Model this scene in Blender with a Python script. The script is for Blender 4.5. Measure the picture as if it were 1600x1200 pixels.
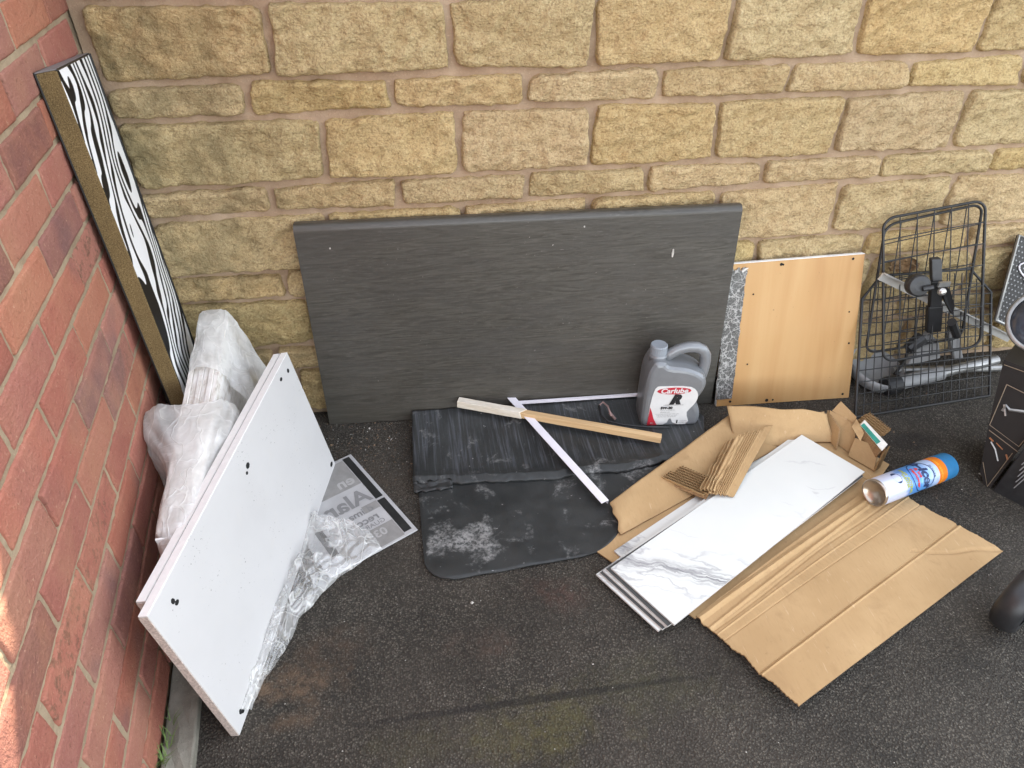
import bpy, math, random
from mathutils import Vector, Matrix, noise
random.seed(7)
R = math.radians
D = bpy.data
for o in list(D.objects):
    D.objects.remove(o)
scene = bpy.context.scene
COL = scene.collection

# ---------------------------------------------------------------- camera
cam_d = D.cameras.new('camera'); cam = D.objects.new('camera', cam_d); COL.objects.link(cam)
cam_d.sensor_width = 36.0; cam_d.lens = 36.0 * 1116.0 / 1600.0
cam_d.clip_start = 0.05; cam_d.clip_end = 200.0
yaw, pitch, roll = -0.1541, 0.6428, 0.0041
fw = Vector((-math.sin(yaw) * math.cos(pitch), math.cos(yaw) * math.cos(pitch), -math.sin(pitch)))
rt = Vector((math.cos(yaw), math.sin(yaw), 0)); up = rt.cross(fw)
rt2 = rt * math.cos(roll) + up * math.sin(roll); up2 = up * math.cos(roll) - rt * math.sin(roll)
M = Matrix((rt2, up2, -fw)).transposed().to_4x4()
M.translation = Vector((0.6355, -1.6987, 1.336))
cam.matrix_world = M
scene.camera = cam

# ---------------------------------------------------------------- sky, sun, exposure
SUN = Vector((0.5, 1.0, 1.0)).normalized()          # direction towards the sun, behind the stone wall
sun_el = math.asin(SUN.z); sun_az = math.atan2(SUN.x, SUN.y)
world = D.worlds.new('World'); scene.world = world; world.use_nodes = True
wn = world.node_tree; wn.nodes.clear()
sky = wn.nodes.new('ShaderNodeTexSky'); sky.sky_type = 'NISHITA'; sky.sun_disc = False
sky.sun_elevation = sun_el; sky.sun_rotation = sun_az
sky.air_density = 1.0; sky.dust_density = 0.5; sky.ozone_density = 1.0
hs = wn.nodes.new('ShaderNodeHueSaturation'); hs.inputs['Saturation'].default_value = 0.30   # thin high cloud: a paler sky
bg = wn.nodes.new('ShaderNodeBackground'); bg.inputs['Strength'].default_value = 0.15
wo = wn.nodes.new('ShaderNodeOutputWorld')
wn.links.new(sky.outputs['Color'], hs.inputs['Color'])
wn.links.new(hs.outputs['Color'], bg.inputs['Color']); wn.links.new(bg.outputs['Background'], wo.inputs['Surface'])
sl = D.lights.new('sun', 'SUN'); sl.energy = 3.0; sl.angle = R(0.6); sl.color = (1.0, 0.89, 0.72)
so = D.objects.new('sun', sl); COL.objects.link(so)
so.rotation_euler = SUN.to_track_quat('Z', 'Y').to_euler()
so.location = (3, 3, 4)
scene.view_settings.view_transform = 'Standard'; scene.view_settings.look = 'None'
scene.view_settings.gamma = 1.0; scene.view_settings.use_curve_mapping = False
scene.view_settings.exposure = 2.62

# ---------------------------------------------------------------- material helpers
class NT:
    def __init__(s, name):
        s.m = D.materials.new(name); s.m.use_nodes = True
        s.t = s.m.node_tree; s.t.nodes.clear()
        s.out = s.n('ShaderNodeOutputMaterial')
    def n(s, typ, **kw):
        nd = s.t.nodes.new(typ)
        for k, v in kw.items():
            setattr(nd, k, v)
        return nd
    def l(s, a, b):
        s.t.links.new(a, b)
    def set(s, sock, v):
        if isinstance(v, bpy.types.NodeSocket): s.l(v, sock)
        elif v is not None: sock.default_value = v
    def obj(s):
        return s.n('ShaderNodeTexCoord').outputs['Object']
    def geo(s):
        return s.n('ShaderNodeNewGeometry').outputs['Position']
    def rnd(s):
        return s.n('ShaderNodeObjectInfo').outputs['Random']
    def mapping(s, vec, scale=(1, 1, 1), rot=(0, 0, 0), loc=(0, 0, 0)):
        m = s.n('ShaderNodeMapping'); s.l(vec, m.inputs['Vector'])
        m.inputs['Scale'].default_value = scale; m.inputs['Rotation'].default_value = rot; m.inputs['Location'].default_value = loc
        return m.outputs['Vector']
    def noise(s, vec, scale, detail=4, rough=0.55, dist=0.0, col=False):
        x = s.n('ShaderNodeTexNoise'); s.l(vec, x.inputs['Vector'])
        x.inputs['Scale'].default_value = scale; x.inputs['Detail'].default_value = detail
        x.inputs['Roughness'].default_value = rough; x.inputs['Distortion'].default_value = dist
        return x.outputs['Color' if col else 'Fac']
    def voro(s, vec, scale, feature='F1', out='Distance', rnd=1.0):
        x = s.n('ShaderNodeTexVoronoi', feature=feature); s.l(vec, x.inputs['Vector'])
        x.inputs['Scale'].default_value = scale
        if 'Randomness' in x.inputs: x.inputs['Randomness'].default_value = rnd
        return x.outputs[out]
    def ramp(s, fac, stops, interp='LINEAR'):
        r = s.n('ShaderNodeValToRGB'); s.l(fac, r.inputs['Fac']); r.color_ramp.interpolation = interp
        e = r.color_ramp.elements
        while len(e) < len(stops): e.new(0.5)
        for k, (p, c) in enumerate(stops):
            e[k].position = p
            e[k].color = (c, c, c, 1) if isinstance(c, (int, float)) else (*c, 1)
        return r.outputs['Color']
    def math(s, op, a, b=None, c=None, clamp=False):
        x = s.n('ShaderNodeMath', operation=op, use_clamp=clamp)
        for i, v in enumerate((a, b, c)):
            if v is not None: s.set(x.inputs[i], v)
        return x.outputs[0]
    def mix(s, fac, a, b, blend='MIX'):
        x = s.n('ShaderNodeMix', data_type='RGBA', blend_type=blend)
        s.set(x.inputs[0], fac)
        for i, v in ((6, a), (7, b)):
            s.set(x.inputs[i], (*v, 1) if isinstance(v, tuple) and len(v) == 3 else v)
        return x.outputs[2]
    def xyz(s, vec):
        x = s.n('ShaderNodeSeparateXYZ'); s.l(vec, x.inputs[0]); return x.outputs
    def bump(s, h, strength=0.5, dist=0.01, normal=None):
        b = s.n('ShaderNodeBump'); s.l(h, b.inputs['Height'])
        b.inputs['Strength'].default_value = strength; b.inputs['Distance'].default_value = dist
        if normal is not None: s.l(normal, b.inputs['Normal'])
        return b.outputs['Normal']
    def hsv(s, col, h=0.5, sat=1.0, v=1.0):
        x = s.n('ShaderNodeHueSaturation'); s.set(x.inputs['Color'], col)
        s.set(x.inputs['Hue'], h); s.set(x.inputs['Saturation'], sat); s.set(x.inputs['Value'], v)
        return x.outputs[0]
    def bsdf(s, col, rough=0.6, metal=0.0, normal=None, spec=0.5, **kw):
        p = s.n('ShaderNodeBsdfPrincipled')
        s.set(p.inputs['Base Color'], (*col, 1) if isinstance(col, tuple) and len(col) == 3 else col)
        s.set(p.inputs['Roughness'], rough); s.set(p.inputs['Metallic'], metal)
        s.set(p.inputs['Specular IOR Level'], spec)
        if normal is not None: s.l(normal, p.inputs['Normal'])
        for k, v in kw.items(): s.set(p.inputs[k.replace('_', ' ')], v)
        s.l(p.outputs[0], s.out.inputs[0])
        return p
    def vary(s, lo, hi, k=1.0):
        # a value between lo and hi chosen per object
        r = s.math('FRACT', s.math('MULTIPLY', s.rnd(), k))
        return s.math('MULTIPLY_ADD', r, hi - lo, lo)

def speck(t, vec, scale, lo, hi):
    return t.ramp(t.noise(vec, scale, 2, 0.6), [(lo, 0.0), (hi, 1.0)])

MAT = {}
def simple(name, col, rough=0.5, metal=0.0, nscale=60, var=0.12, bump=0.15, bdist=0.002, spec=0.5):
    t = NT(name); v = t.obj()
    n = t.noise(v, nscale, 5, 0.6)
    c = t.mix(t.ramp(n, [(0.3, 0.0), (0.7, 1.0)]), tuple(x * (1 - var) for x in col), tuple(min(1, x * (1 + var)) for x in col))
    t.bsdf(c, rough, metal, t.bump(n, bump, bdist), spec)
    MAT[name] = t.m
    return t.m

def m_stone():
    t = NT('stone'); g = t.geo(); o = t.obj()
    big = t.noise(g, 7.0, 3, 0.6); mid = t.noise(g, 38.0, 5, 0.65)
    # tooled ridges run down to the right, broken up
    rid = t.noise(t.mapping(g, (62, 60, 118), (0, R(-40), 0)), 1.0, 5, 0.68, 0.3)
    fine = t.math('MULTIPLY_ADD', t.math('SUBTRACT', 0.75, t.voro(t.mix(0.008, g, t.noise(g, 90, 3, 0.6, 0, True)), 210.0)), 0.24, t.math('MULTIPLY', t.noise(g, 150.0, 5, 0.72), 0.78))
    c = t.mix(t.ramp(big, [(0.32, 0.0), (0.68, 1.0)]), (0.535, 0.388, 0.172), (0.60, 0.455, 0.220))
    c = t.mix(t.ramp(mid, [(0.42, 0.0), (0.62, 0.45)]), c, (0.50, 0.335, 0.14))
    c = t.mix(t.ramp(fine, [(0.50, 0.0), (0.66, 0.60)]), c, (0.74, 0.62, 0.37))
    c = t.mix(t.ramp(fine, [(0.33, 0.65), (0.45, 0.0)]), c, (0.30, 0.205, 0.095))
    c = t.hsv(c, t.vary(0.494, 0.503, 7.3), t.vary(0.88, 1.0, 3.1), t.vary(0.95, 1.06, 1.0))
    # lichen and damp near the corner
    x = t.xyz(g)[0]
    damp = t.math('MULTIPLY', t.ramp(x, [(0.0, 1.0), (0.55, 0.0)]), t.ramp(t.noise(g, 11.0, 5, 0.6), [(0.40, 0.0), (0.62, 0.8)]))
    c = t.mix(damp, c, (0.20, 0.165, 0.085))
    h = t.math('ADD', t.math('MULTIPLY', rid, 0.75), t.math('ADD', t.math('MULTIPLY', mid, 0.5), t.math('MULTIPLY', fine, 0.55)))
    t.bsdf(c, 0.92, 0, t.bump(h, 1.0, 0.014), 0.2)
    MAT['stone'] = t.m
def m_mortar(name, c0, c1):
    t = NT(name); g = t.geo()
    a = t.noise(g, 14, 5, 0.6); b = t.noise(g, 240, 3, 0.7)
    c = t.mix(t.ramp(a, [(0.35, 0.0), (0.65, 1.0)]), c0, c1)
    c = t.mix(t.ramp(b, [(0.58, 0.0), (0.72, 0.45)]), c, tuple(min(1, x * 1.5) for x in c1))
    t.bsdf(c, 0.95, 0, t.bump(t.math('ADD', a, t.math('MULTIPLY', b, 0.5)), 0.7, 0.006), 0.2)
    MAT[name] = t.m
def m_brick():
    t = NT('brick'); g = t.geo(); o = t.obj()
    v = t.n('ShaderNodeVectorMath', operation='ADD'); t.l(g, v.inputs[0])
    a = t.noise(g, 16, 4, 0.6); f = t.noise(g, 210, 3, 0.7); m = t.noise(g, 60, 5, 0.7)
    r = t.rnd()
    base = t.ramp(r, [(0.0, (0.365, 0.112, 0.062)), (0.32, (0.335, 0.110, 0.068)), (0.60, (0.385, 0.132, 0.074)), (0.80, (0.30, 0.105, 0.068)), (0.92, (0.235, 0.096, 0.074))], 'LINEAR')
    # kiln bloom: a purple flush across part of some bricks
    fl = t.math('MULTIPLY', t.ramp(t.noise(g, 5.5, 2, 0.5), [(0.52, 0.0), (0.62, 1.0)]), t.ramp(t.math('FRACT', t.math('MULTIPLY', r, 5.7)), [(0.45, 0.0), (0.75, 0.85)]))
    c = t.mix(fl, base, (0.235, 0.105, 0.086))
    c = t.mix(t.ramp(a, [(0.38, 0.0), (0.66, 0.5)]), c, (0.42, 0.165, 0.095))
    # sooty speckle on a few bricks
    sp = t.math('MULTIPLY', t.ramp(m, [(0.50, 0.0), (0.60, 1.0)]), t.ramp(t.math('FRACT', t.math('MULTIPLY', r, 11.3)), [(0.90, 0.0), (0.97, 0.7)]))
    c = t.mix(sp, c, (0.14, 0.075, 0.04))
    c = t.mix(t.ramp(f, [(0.56, 0.0), (0.72, 0.4)]), c, (0.56, 0.29, 0.19))
    c = t.hsv(c, t.vary(0.492, 0.503, 4.9), t.vary(0.82, 0.98, 6.1), t.vary(0.82, 1.03, 9.7))
    dust = t.ramp(t.noise(g, 7, 5, 0.65), [(0.48, 0.0), (0.70, 0.32)])
    c = t.mix(dust, c, (0.42, 0.225, 0.13))
    c = t.mix(t.ramp(t.noise(g, 130, 3, 0.7), [(0.30, 0.55), (0.40, 0.0)]), c, (0.15, 0.065, 0.04))
    wear = t.ramp(t.noise(g, 95, 4, 0.75), [(0.64, 0.0), (0.70, 0.5)])
    c = t.mix(wear, c, (0.60, 0.40, 0.26))
    h = t.math('ADD', t.math('MULTIPLY', m, 0.6), t.math('MULTIPLY', f, 0.5))
    t.bsdf(c, 0.88, 0, t.bump(h, 0.9, 0.007), 0.25)
    MAT['brick'] = t.m

def blob(t, g, cx, cy, rx, ry, nz, amp, lo, hi, ang=0.0):
    # a stain with its own place, size and ragged edge on the ground
    v = t.mapping(g, (1, 1, 0), (0, 0, 0), (-cx, -cy, 0))
    v = t.mapping(v, (1 / rx, 1 / ry, 0), (0, 0, ang))
    d = t.n('ShaderNodeVectorMath', operation='LENGTH'); t.l(v, d.inputs[0])
    k = t.math('MULTIPLY_ADD', nz, amp, d.outputs['Value'])
    return t.ramp(t.math('SUBTRACT', k, amp * 0.5), [(lo, 1.0), (hi, 0.0)])

def m_tarmac():
    t = NT('tarmac'); g = t.geo()
    gw = t.mix(0.006, g, t.noise(g, 210, 3, 0.6, 0, True))      # uneven, ragged chippings
    cell = t.voro(gw, 225, 'F1', 'Color'); dist = t.voro(gw, 225, 'F1', 'Distance')
    cr = t.xyz(cell)[0]; cg = t.xyz(cell)[1]
    n1 = t.noise(g, 9, 5, 0.65); n2 = t.noise(g, 2.2, 4, 0.6); n3 = t.noise(g, 40, 4, 0.6)
    stone = t.ramp(cr, [(0.0, (0.040, 0.036, 0.029)), (0.35, (0.084, 0.075, 0.060)), (0.70, (0.126, 0.113, 0.090)), (0.985, (0.158, 0.142, 0.114)), (1.0, (0.26, 0.24, 0.20))])
    c = t.mix(t.ramp(dist, [(0.30, 0.0), (0.56, 0.92)]), stone, (0.030, 0.026, 0.021))
    c = t.mix(t.ramp(n2, [(0.40, 0.0), (0.66, 0.4)]), c, (0.085, 0.070, 0.055))
    c = t.hsv(c, 0.5, 1.0, t.ramp(t.noise(g, 5.5, 5, 0.65), [(0.30, 0.85), (0.70, 1.48)]))
    # sandy brown dirt, moss and a damp line, each with its own place
    for cx, cy, rx, ry, col, amt, ang in [(0.323, -0.868, 0.13, 0.05, (0.21, 0.14, 0.088), 0.85, 0.35), (0.347, -0.937, 0.11, 0.03, (0.2, 0.135, 0.085), 0.7, 0.2), (0.904, -0.732, 0.1, 0.06, (0.16, 0.085, 0.065), 0.45, 0), (0.819, -1.015, 0.18, 0.085, (0.135, 0.118, 0.046), 0.7, 0.3), (1.009, -0.971, 0.2, 0.085, (0.105, 0.1, 0.05), 0.55, 0.2), (0.511, -0.329, 0.2, 0.12, (0.1, 0.075, 0.055), 0.55, 0), (0.718, -0.834, 0.1, 0.05, (0.15, 0.1, 0.075), 0.45, 0), (0.387, -0.784, 0.1, 0.07, (0.15, 0.095, 0.06), 0.5, 0), (0.611, -1.009, 0.16, 0.06, (0.13, 0.12, 0.055), 0.4, 0)]:
        b = blob(t, g, cx, cy, rx, ry, n1, 3.2, 0.0, 1.5, ang)
        b = t.math('MULTIPLY', t.math('MULTIPLY', b, amt), t.ramp(n3, [(0.36, 0.15), (0.60, 1.0)]))
        c = t.mix(b, c, col)
    for cx, cy, rx, ry, ang in [(0.8009999999999999, -0.964, 0.451, 0.011, -0.051), (1.977, -0.369, 0.1, 0.05, 0.2)]:
        b = blob(t, g, cx, cy, rx, ry, n1, 1.3, 0.5, 1.15, ang)
        c = t.mix(t.math('MULTIPLY', b, 0.62), c, (0.018, 0.016, 0.016))
    h = t.math('SUBTRACT', 1.0, dist)
    h2 = t.math('ADD', t.math('MULTIPLY', h, 0.7), t.math('ADD', t.math('MULTIPLY', cg, 0.4), t.math('MULTIPLY', n3, 0.4)))
    t.bsdf(c, 0.85, 0, t.bump(h2, 1.0, 0.012), 0.3)
    MAT['tarmac'] = t.m
m_stone(); m_brick(); m_tarmac()
m_mortar('mortar', (0.31, 0.22, 0.145), (0.41, 0.305, 0.21))
m_mortar('brick_mortar', (0.27, 0.205, 0.135), (0.36, 0.285, 0.19))
m_mortar('concrete', (0.16, 0.15, 0.12), (0.27, 0.255, 0.21))

# ---------------------------------------------------------------- mesh helpers
def link(o, parent=None):
    COL.objects.link(o)
    if parent is not None: o.parent = parent
    return o
def empty(name, loc, label, cat, group=None):
    o = D.objects.new(name, None); o.location = loc; o.empty_display_size = 0.02
    link(o); o['label'] = label; o['category'] = cat
    if group: o['group'] = group
    EM[o.name] = Vector(loc)
    return o
EM = {}
def tag(o, label=None, cat=None, group=None, kind=None):
    if label: o['label'] = label
    if cat: o['category'] = cat
    if group: o['group'] = group
    if kind: o['kind'] = kind
    return o
class MB:
    """collects shapes in world coordinates; build() links them as one mesh object"""
    def __init__(s): s.v = []; s.f = []; s.mi = []
    def add(s, vs, fs, mi=0):
        b = len(s.v); s.v += [tuple(p) for p in vs]
        for f in fs: s.f.append(tuple(i + b for i in f)); s.mi.append(mi)
        return s
    def box(s, c, size, rot=None, mi=0):
        hx, hy, hz = (x / 2 for x in size)
        vs = [Vector((x, y, z)) for x in (-hx, hx) for y in (-hy, hy) for z in (-hz, hz)]
        if rot is not None: vs = [rot @ v for v in vs]
        vs = [v + Vector(c) for v in vs]
        return s.add(vs, [(0, 1, 3, 2), (4, 6, 7, 5), (0, 4, 5, 1), (2, 3, 7, 6), (0, 2, 6, 4), (1, 5, 7, 3)], mi)
    def hexa(s, bot, top, mi=0):
        return s.add(list(bot) + list(top), [(3, 2, 1, 0), (4, 5, 6, 7), (0, 1, 5, 4), (1, 2, 6, 5), (2, 3, 7, 6), (3, 0, 4, 7)], mi)
    def tube(s, path, r, n=8, mi=0, caps=True, flat=None):
        path = [Vector(p) for p in path]; m = len(path)
        rr = r if isinstance(r, (list, tuple)) else [r] * m
        prev = None; vs = []
        for i, p in enumerate(path):
            t = (path[min(i + 1, m - 1)] - path[max(i - 1, 0)]).normalized()
            if prev is None:
                a = Vector((0, 0, 1)) if abs(t.z) < 0.9 else Vector((1, 0, 0))
                u = t.cross(a).normalized()
            else:
                u = (prev - t * prev.dot(t)).normalized()
            prev = u; w = t.cross(u)
            fl = 1.0 if flat is None else flat
            for k in range(n):
                an = 2 * math.pi * k / n
                vs.append(p + (u * math.cos(an) + w * math.sin(an) * fl) * rr[i])
        fs = [(i * n + k, i * n + (k + 1) % n, (i + 1) * n + (k + 1) % n, (i + 1) * n + k) for i in range(m - 1) for k in range(n)]
        if caps: fs += [tuple(range(n))[::-1], tuple((m - 1) * n + k for k in range(n))]
        return s.add(vs, fs, mi)
    def lathe(s, base, axis, prof, n=32, mi=0, sx=None):
        ax = Vector(axis).normalized(); a = Vector((0, 0, 1)) if abs(ax.z) < 0.9 else Vector((1, 0, 0))
        u = ax.cross(a).normalized(); w = ax.cross(u); vs = []; b = Vector(base)
        for r, h in prof:
            for k in range(n):
                an = 2 * math.pi * k / n
                vs.append(b + ax * h + (u * math.cos(an) + w * math.sin(an)) * r)
        m = len(prof)
        fs = [(i * n + k, i * n + (k + 1) % n, (i + 1) * n + (k + 1) % n, (i + 1) * n + k) for i in range(m - 1) for k in range(n)]
        return s.add(vs, fs, mi)
    def grid(s, fn, nu, nv, mi=0):
        vs = [fn(i / nu, j / nv) for j in range(nv + 1) for i in range(nu + 1)]
        w = nu + 1
        fs = [(j * w + i, j * w + i + 1, (j + 1) * w + i + 1, (j + 1) * w + i) for j in range(nv) for i in range(nu)]
        return s.add(vs, fs, mi)
    def slab(s, fn, nu, nv, th, mi=0, edge=None):
        """a sheet fn(u,v) with real thickness th (a vector offset for the underside)"""
        th = Vector(th); w = nu + 1; n = w * (nv + 1)
        topv = [Vector(fn(i / nu, j / nv)) for j in range(nv + 1) for i in range(nu + 1)]
        b = len(s.v)
        s.add(topv + [p + th for p in topv], [], mi)
        me = mi if edge is None else edge
        for j in range(nv):
            for i in range(nu):
                q = (j * w + i, j * w + i + 1, (j + 1) * w + i + 1, (j + 1) * w + i)
                s.f.append(tuple(b + k for k in q)); s.mi.append(mi)
                s.f.append(tuple(b + n + k for k in q[::-1])); s.mi.append(mi)
        rim = [i for i in range(w)] + [j * w + nu for j in range(1, nv + 1)] + [nv * w + i for i in range(nu - 1, -1, -1)] + [j * w for j in range(nv - 1, 0, -1)]
        for k in range(len(rim)):
            a, c = rim[k], rim[(k + 1) % len(rim)]
            s.f.append((b + c, b + a, b + n + a, b + n + c)); s.mi.append(me)
        return s
    def build(s, name, mats, parent=None, origin=None, smooth=False, bevel=None, frame=None):
        """origin / frame only move the object's own axes; the shape stays where it was described"""
        if not isinstance(mats, (list, tuple)): mats = [mats]
        me = D.meshes.new(name)
        if origin is None:
            origin = EM[parent.name] if (parent is not None and parent.name in EM) else (Vector(s.v[0]) if s.v else Vector())
        T = Matrix.Translation(Vector(origin))
        if frame is not None:
            c0 = frame.col[0].normalized(); c1 = (frame.col[1] - c0 * c0.dot(frame.col[1])).normalized()
            T = T @ Matrix((c0, c1, c0.cross(c1))).transposed().to_4x4()
        Ti = T.inverted()
        me.from_pydata([Ti @ Vector(p) for p in s.v], [], s.f)
        for m in mats: me.materials.append(MAT[m] if isinstance(m, str) else m)
        me.polygons.foreach_set('material_index', s.mi)
        if smooth: me.polygons.foreach_set('use_smooth', [True] * len(s.f))
        me.validate(); me.update()
        o = D.objects.new(name, me)
        link(o, parent)
        if parent is not None:
            P = Matrix.Translation(EM[parent.name]) if parent.name in EM else parent.matrix_basis.copy() if parent.parent is None else WM[parent.name]
            o.matrix_basis = P.inverted() @ T
        else:
            o.matrix_basis = T
        WM[o.name] = T
        if bevel:
            b = o.modifiers.new('bevel', 'BEVEL'); b.width = bevel; b.segments = 2; b.limit_method = 'ANGLE'; b.angle_limit = R(40)
        return o
WM = {}
def nz(p, sc, seed=0.0):
    return noise.noise(Vector((p[0] * sc + seed, p[1] * sc - seed * 1.7, p[2] * sc + seed * 0.6)))
def fbm(p, sc, seed=0.0):
    return nz(p, sc, seed) + 0.5 * nz(p, sc * 2.1, seed + 5) + 0.25 * nz(p, sc * 4.3, seed + 9)
def lerp(a, b, t): return Vector(a) * (1 - t) + Vector(b) * t
def quad(a, b, c, d):
    """bilinear patch: a u-> b, d u-> c, v from ab to dc"""
    a, b, c, d = (Vector(x) for x in (a, b, c, d))
    return lambda u, v: (a * (1 - u) + b * u) * (1 - v) + (d * (1 - u) + c * u) * v
def text2d(s, size, shear=0.0, bold=0.0, align='CENTER', mirror=False):
    cu = D.curves.new('writing', 'FONT'); cu.body = s; cu.size = size; cu.shear = shear; cu.offset = bold
    cu.align_x = align; cu.align_y = 'CENTER'; cu.resolution_u = 3
    ob = D.objects.new('writing', cu); COL.objects.link(ob)
    bpy.context.view_layer.update()
    me = ob.evaluated_get(bpy.context.evaluated_depsgraph_get()).to_mesh()
    vs = [v.co.copy() for v in me.vertices]; fs = [tuple(p.vertices) for p in me.polygons]
    D.objects.remove(ob); D.curves.remove(cu)
    return vs, fs

# ---------------------------------------------------------------- ground and edging
ANG = 0.106                                           # the brick wall meets the stone wall at 84 degrees
BN = Vector((math.cos(ANG), math.sin(ANG), 0)); BT = Vector((-math.sin(ANG), math.cos(ANG), 0))
mb = MB(); mb.grid(quad((-30, -40, 0), (40, -40, 0), (40, 0.3, 0), (-30, 0.3, 0)), 8, 8)
tag(mb.build('ground', 'tarmac', origin=(0, 0, 0)), kind='structure')
mb = MB()
def kerb(u, v):
    s = -0.02 - u * 2.4; wob = 0.004 * nz((s, v, 0), 9)
    return Vector((0, 0, 0.022 + 0.004 * nz((s, v, 1), 14))) + BT * s + BN * (0.004 + (0.056 + wob) * v)
mb.slab(kerb, 60, 4, (0, 0, -0.05))
tag(mb.build('concrete_edging', 'concrete', origin=(0, 0, 0), bevel=0.004), kind='structure')

# ---------------------------------------------------------------- stone wall
wall = empty('stone_wall', (0, 0, 0), 'coursed buff rock-faced stone wall in alternating tall and thin courses', 'wall')
mb = MB(); mb.box((2.0, 0.115, 0.797), (4.0, 0.19, 1.594))
mb.grid(lambda u, v: Vector((4.0 * u, 0.004 * nz((u * 4, 0, v * 1.6), 12) + 0.002 * nz((u * 4, 3, v * 1.6), 45) + 0.011, 1.59 * v)), 160, 70)
mb.build('mortar', 'mortar', wall)
rows = [(0.015, 0.168, None), (0.168, 0.243, None), (0.243, 0.395, [0.36, 0.7, 1.02, 1.34, 1.66, 1.96, 2.29]), (0.395, 0.474, [0.307, 0.62, 0.94, 1.26, 1.589, 1.916, 2.24]),
        (0.474, 0.625, [0.44, 0.77, 1.10, 1.45, 1.793, 2.124, 2.45]), (0.625, 0.699, [0.316, 0.617, 0.936, 1.243, 1.558, 1.89, 2.214]),
        (0.699, 0.854, [0.455, 0.771, 1.09, 1.408, 1.739, 2.073]), (0.854, 0.933, [0.308, 0.622, 0.927, 1.252, 1.57, 1.89, 2.201]),
        (0.933, 1.086, [0.377, 0.76, 1.081, 1.398, 1.723, 2.049]), (1.086, 1.163, None), (1.163, 1.315, None), (1.315, 1.39, None), (1.39, 1.545, None), (1.545, 1.60, None)]
def make_stone(x0, x1, z0, z1, seed, vis):
    g = 0.0064
    w, h = x1 - x0, z1 - z0
    nx, nzz = (max(10, int(w / 0.0058)), max(7, int(h / 0.0058))) if vis else (10, 6)
    cr = [random.uniform(0.008, 0.026) for _ in range(4)]
    a, b = w / 2 - g, h / 2 - g; cx, cz = (x0 + x1) / 2, (z0 + z1) / 2
    sk = [random.uniform(-0.005, 0.005) for _ in range(4)]
    tilt = (random.uniform(-0.006, 0.006), random.uniform(-0.006, 0.006))
    def fn(u, v):
        p, q = u * 2 - 1, v * 2 - 1
        # crowd the outer rings so the arris can roll over
        sp = math.copysign(1 - (1 - abs(p)) ** 1.25, p); sq = math.copysign(1 - (1 - abs(q)) ** 1.25, q)
        X = sp * (a + sk[0] * sq); Z = sq * (b + sk[1] * sp)
        r = cr[(p > 0) + 2 * (q > 0)]
        ax_, az_ = abs(X) - (a - r), abs(Z) - (b - r)
        if ax_ > 0 and az_ > 0:                       # round the corner
            d = math.hypot(ax_, az_)
            if d > 1e-9:
                k = max(ax_, az_) / d
                X = math.copysign(a - r + ax_ * k, X); Z = math.copysign(b - r + az_ * k, Z)
        wob = 0.0042
        X += wob * nz((cx + X, seed, cz + Z), 30) + 0.0018 * nz((cx + X, seed, cz + Z), 95); Z += wob * nz((cx + X, seed + 3, cz + Z), 36) + 0.0018 * nz((cx + X, seed + 3, cz + Z), 95)
        e = max(0.0, min(1.0, min((1 - abs(p)) * a, (1 - abs(q)) * b) / 0.011))
        prof = math.sqrt(max(0.0, 1 - (1 - e) ** 2))
        P = (cx + X, seed * 0.37, cz + Z)
        ridge = noise.noise(Vector(((X * 0.79 + Z * 0.61) * 26 + seed, (-X * 0.61 + Z * 0.79) * 62, seed)))
        rel = 0.009 * nz(P, 13, seed) + 0.007 * ridge + 0.0055 * nz(P, 55, seed) + 0.0032 * nz(P, 115, seed)
        dep = prof * (0.027 + rel + tilt[0] * X / a + tilt[1] * Z / b)
        return Vector((cx + X, 0.019 - dep, cz + Z))
    m = MB(); m.grid(fn, nx, nzz)
    return m.build('stone', 'stone', wall, smooth=True)
sd = 1.0
for ri, (z0, z1, js) in enumerate(rows):
    if js is None:
        js = []; x = random.uniform(0.22, 0.42)
        while x < 2.5: js.append(x); x += random.uniform(0.30, 0.335)
    else:
        js = list(js)
    while js[-1] < 3.3: js.append(js[-1] + random.uniform(0.30, 0.335))
    xs = [0.018] + js
    for x0, x1 in zip(xs[:-1], xs[1:]):
        sd += 1.37
        make_stone(x0, x1, z0, z1, sd, z0 < 1.1 and x0 < 2.6)
cb = MB()
for k in range(6):
    cb.box((0.33 + k * 0.652, 0.10, 1.625), (0.64, 0.29, 0.064))
cb.build('coping', 'mortar', wall, bevel=0.008)

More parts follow.
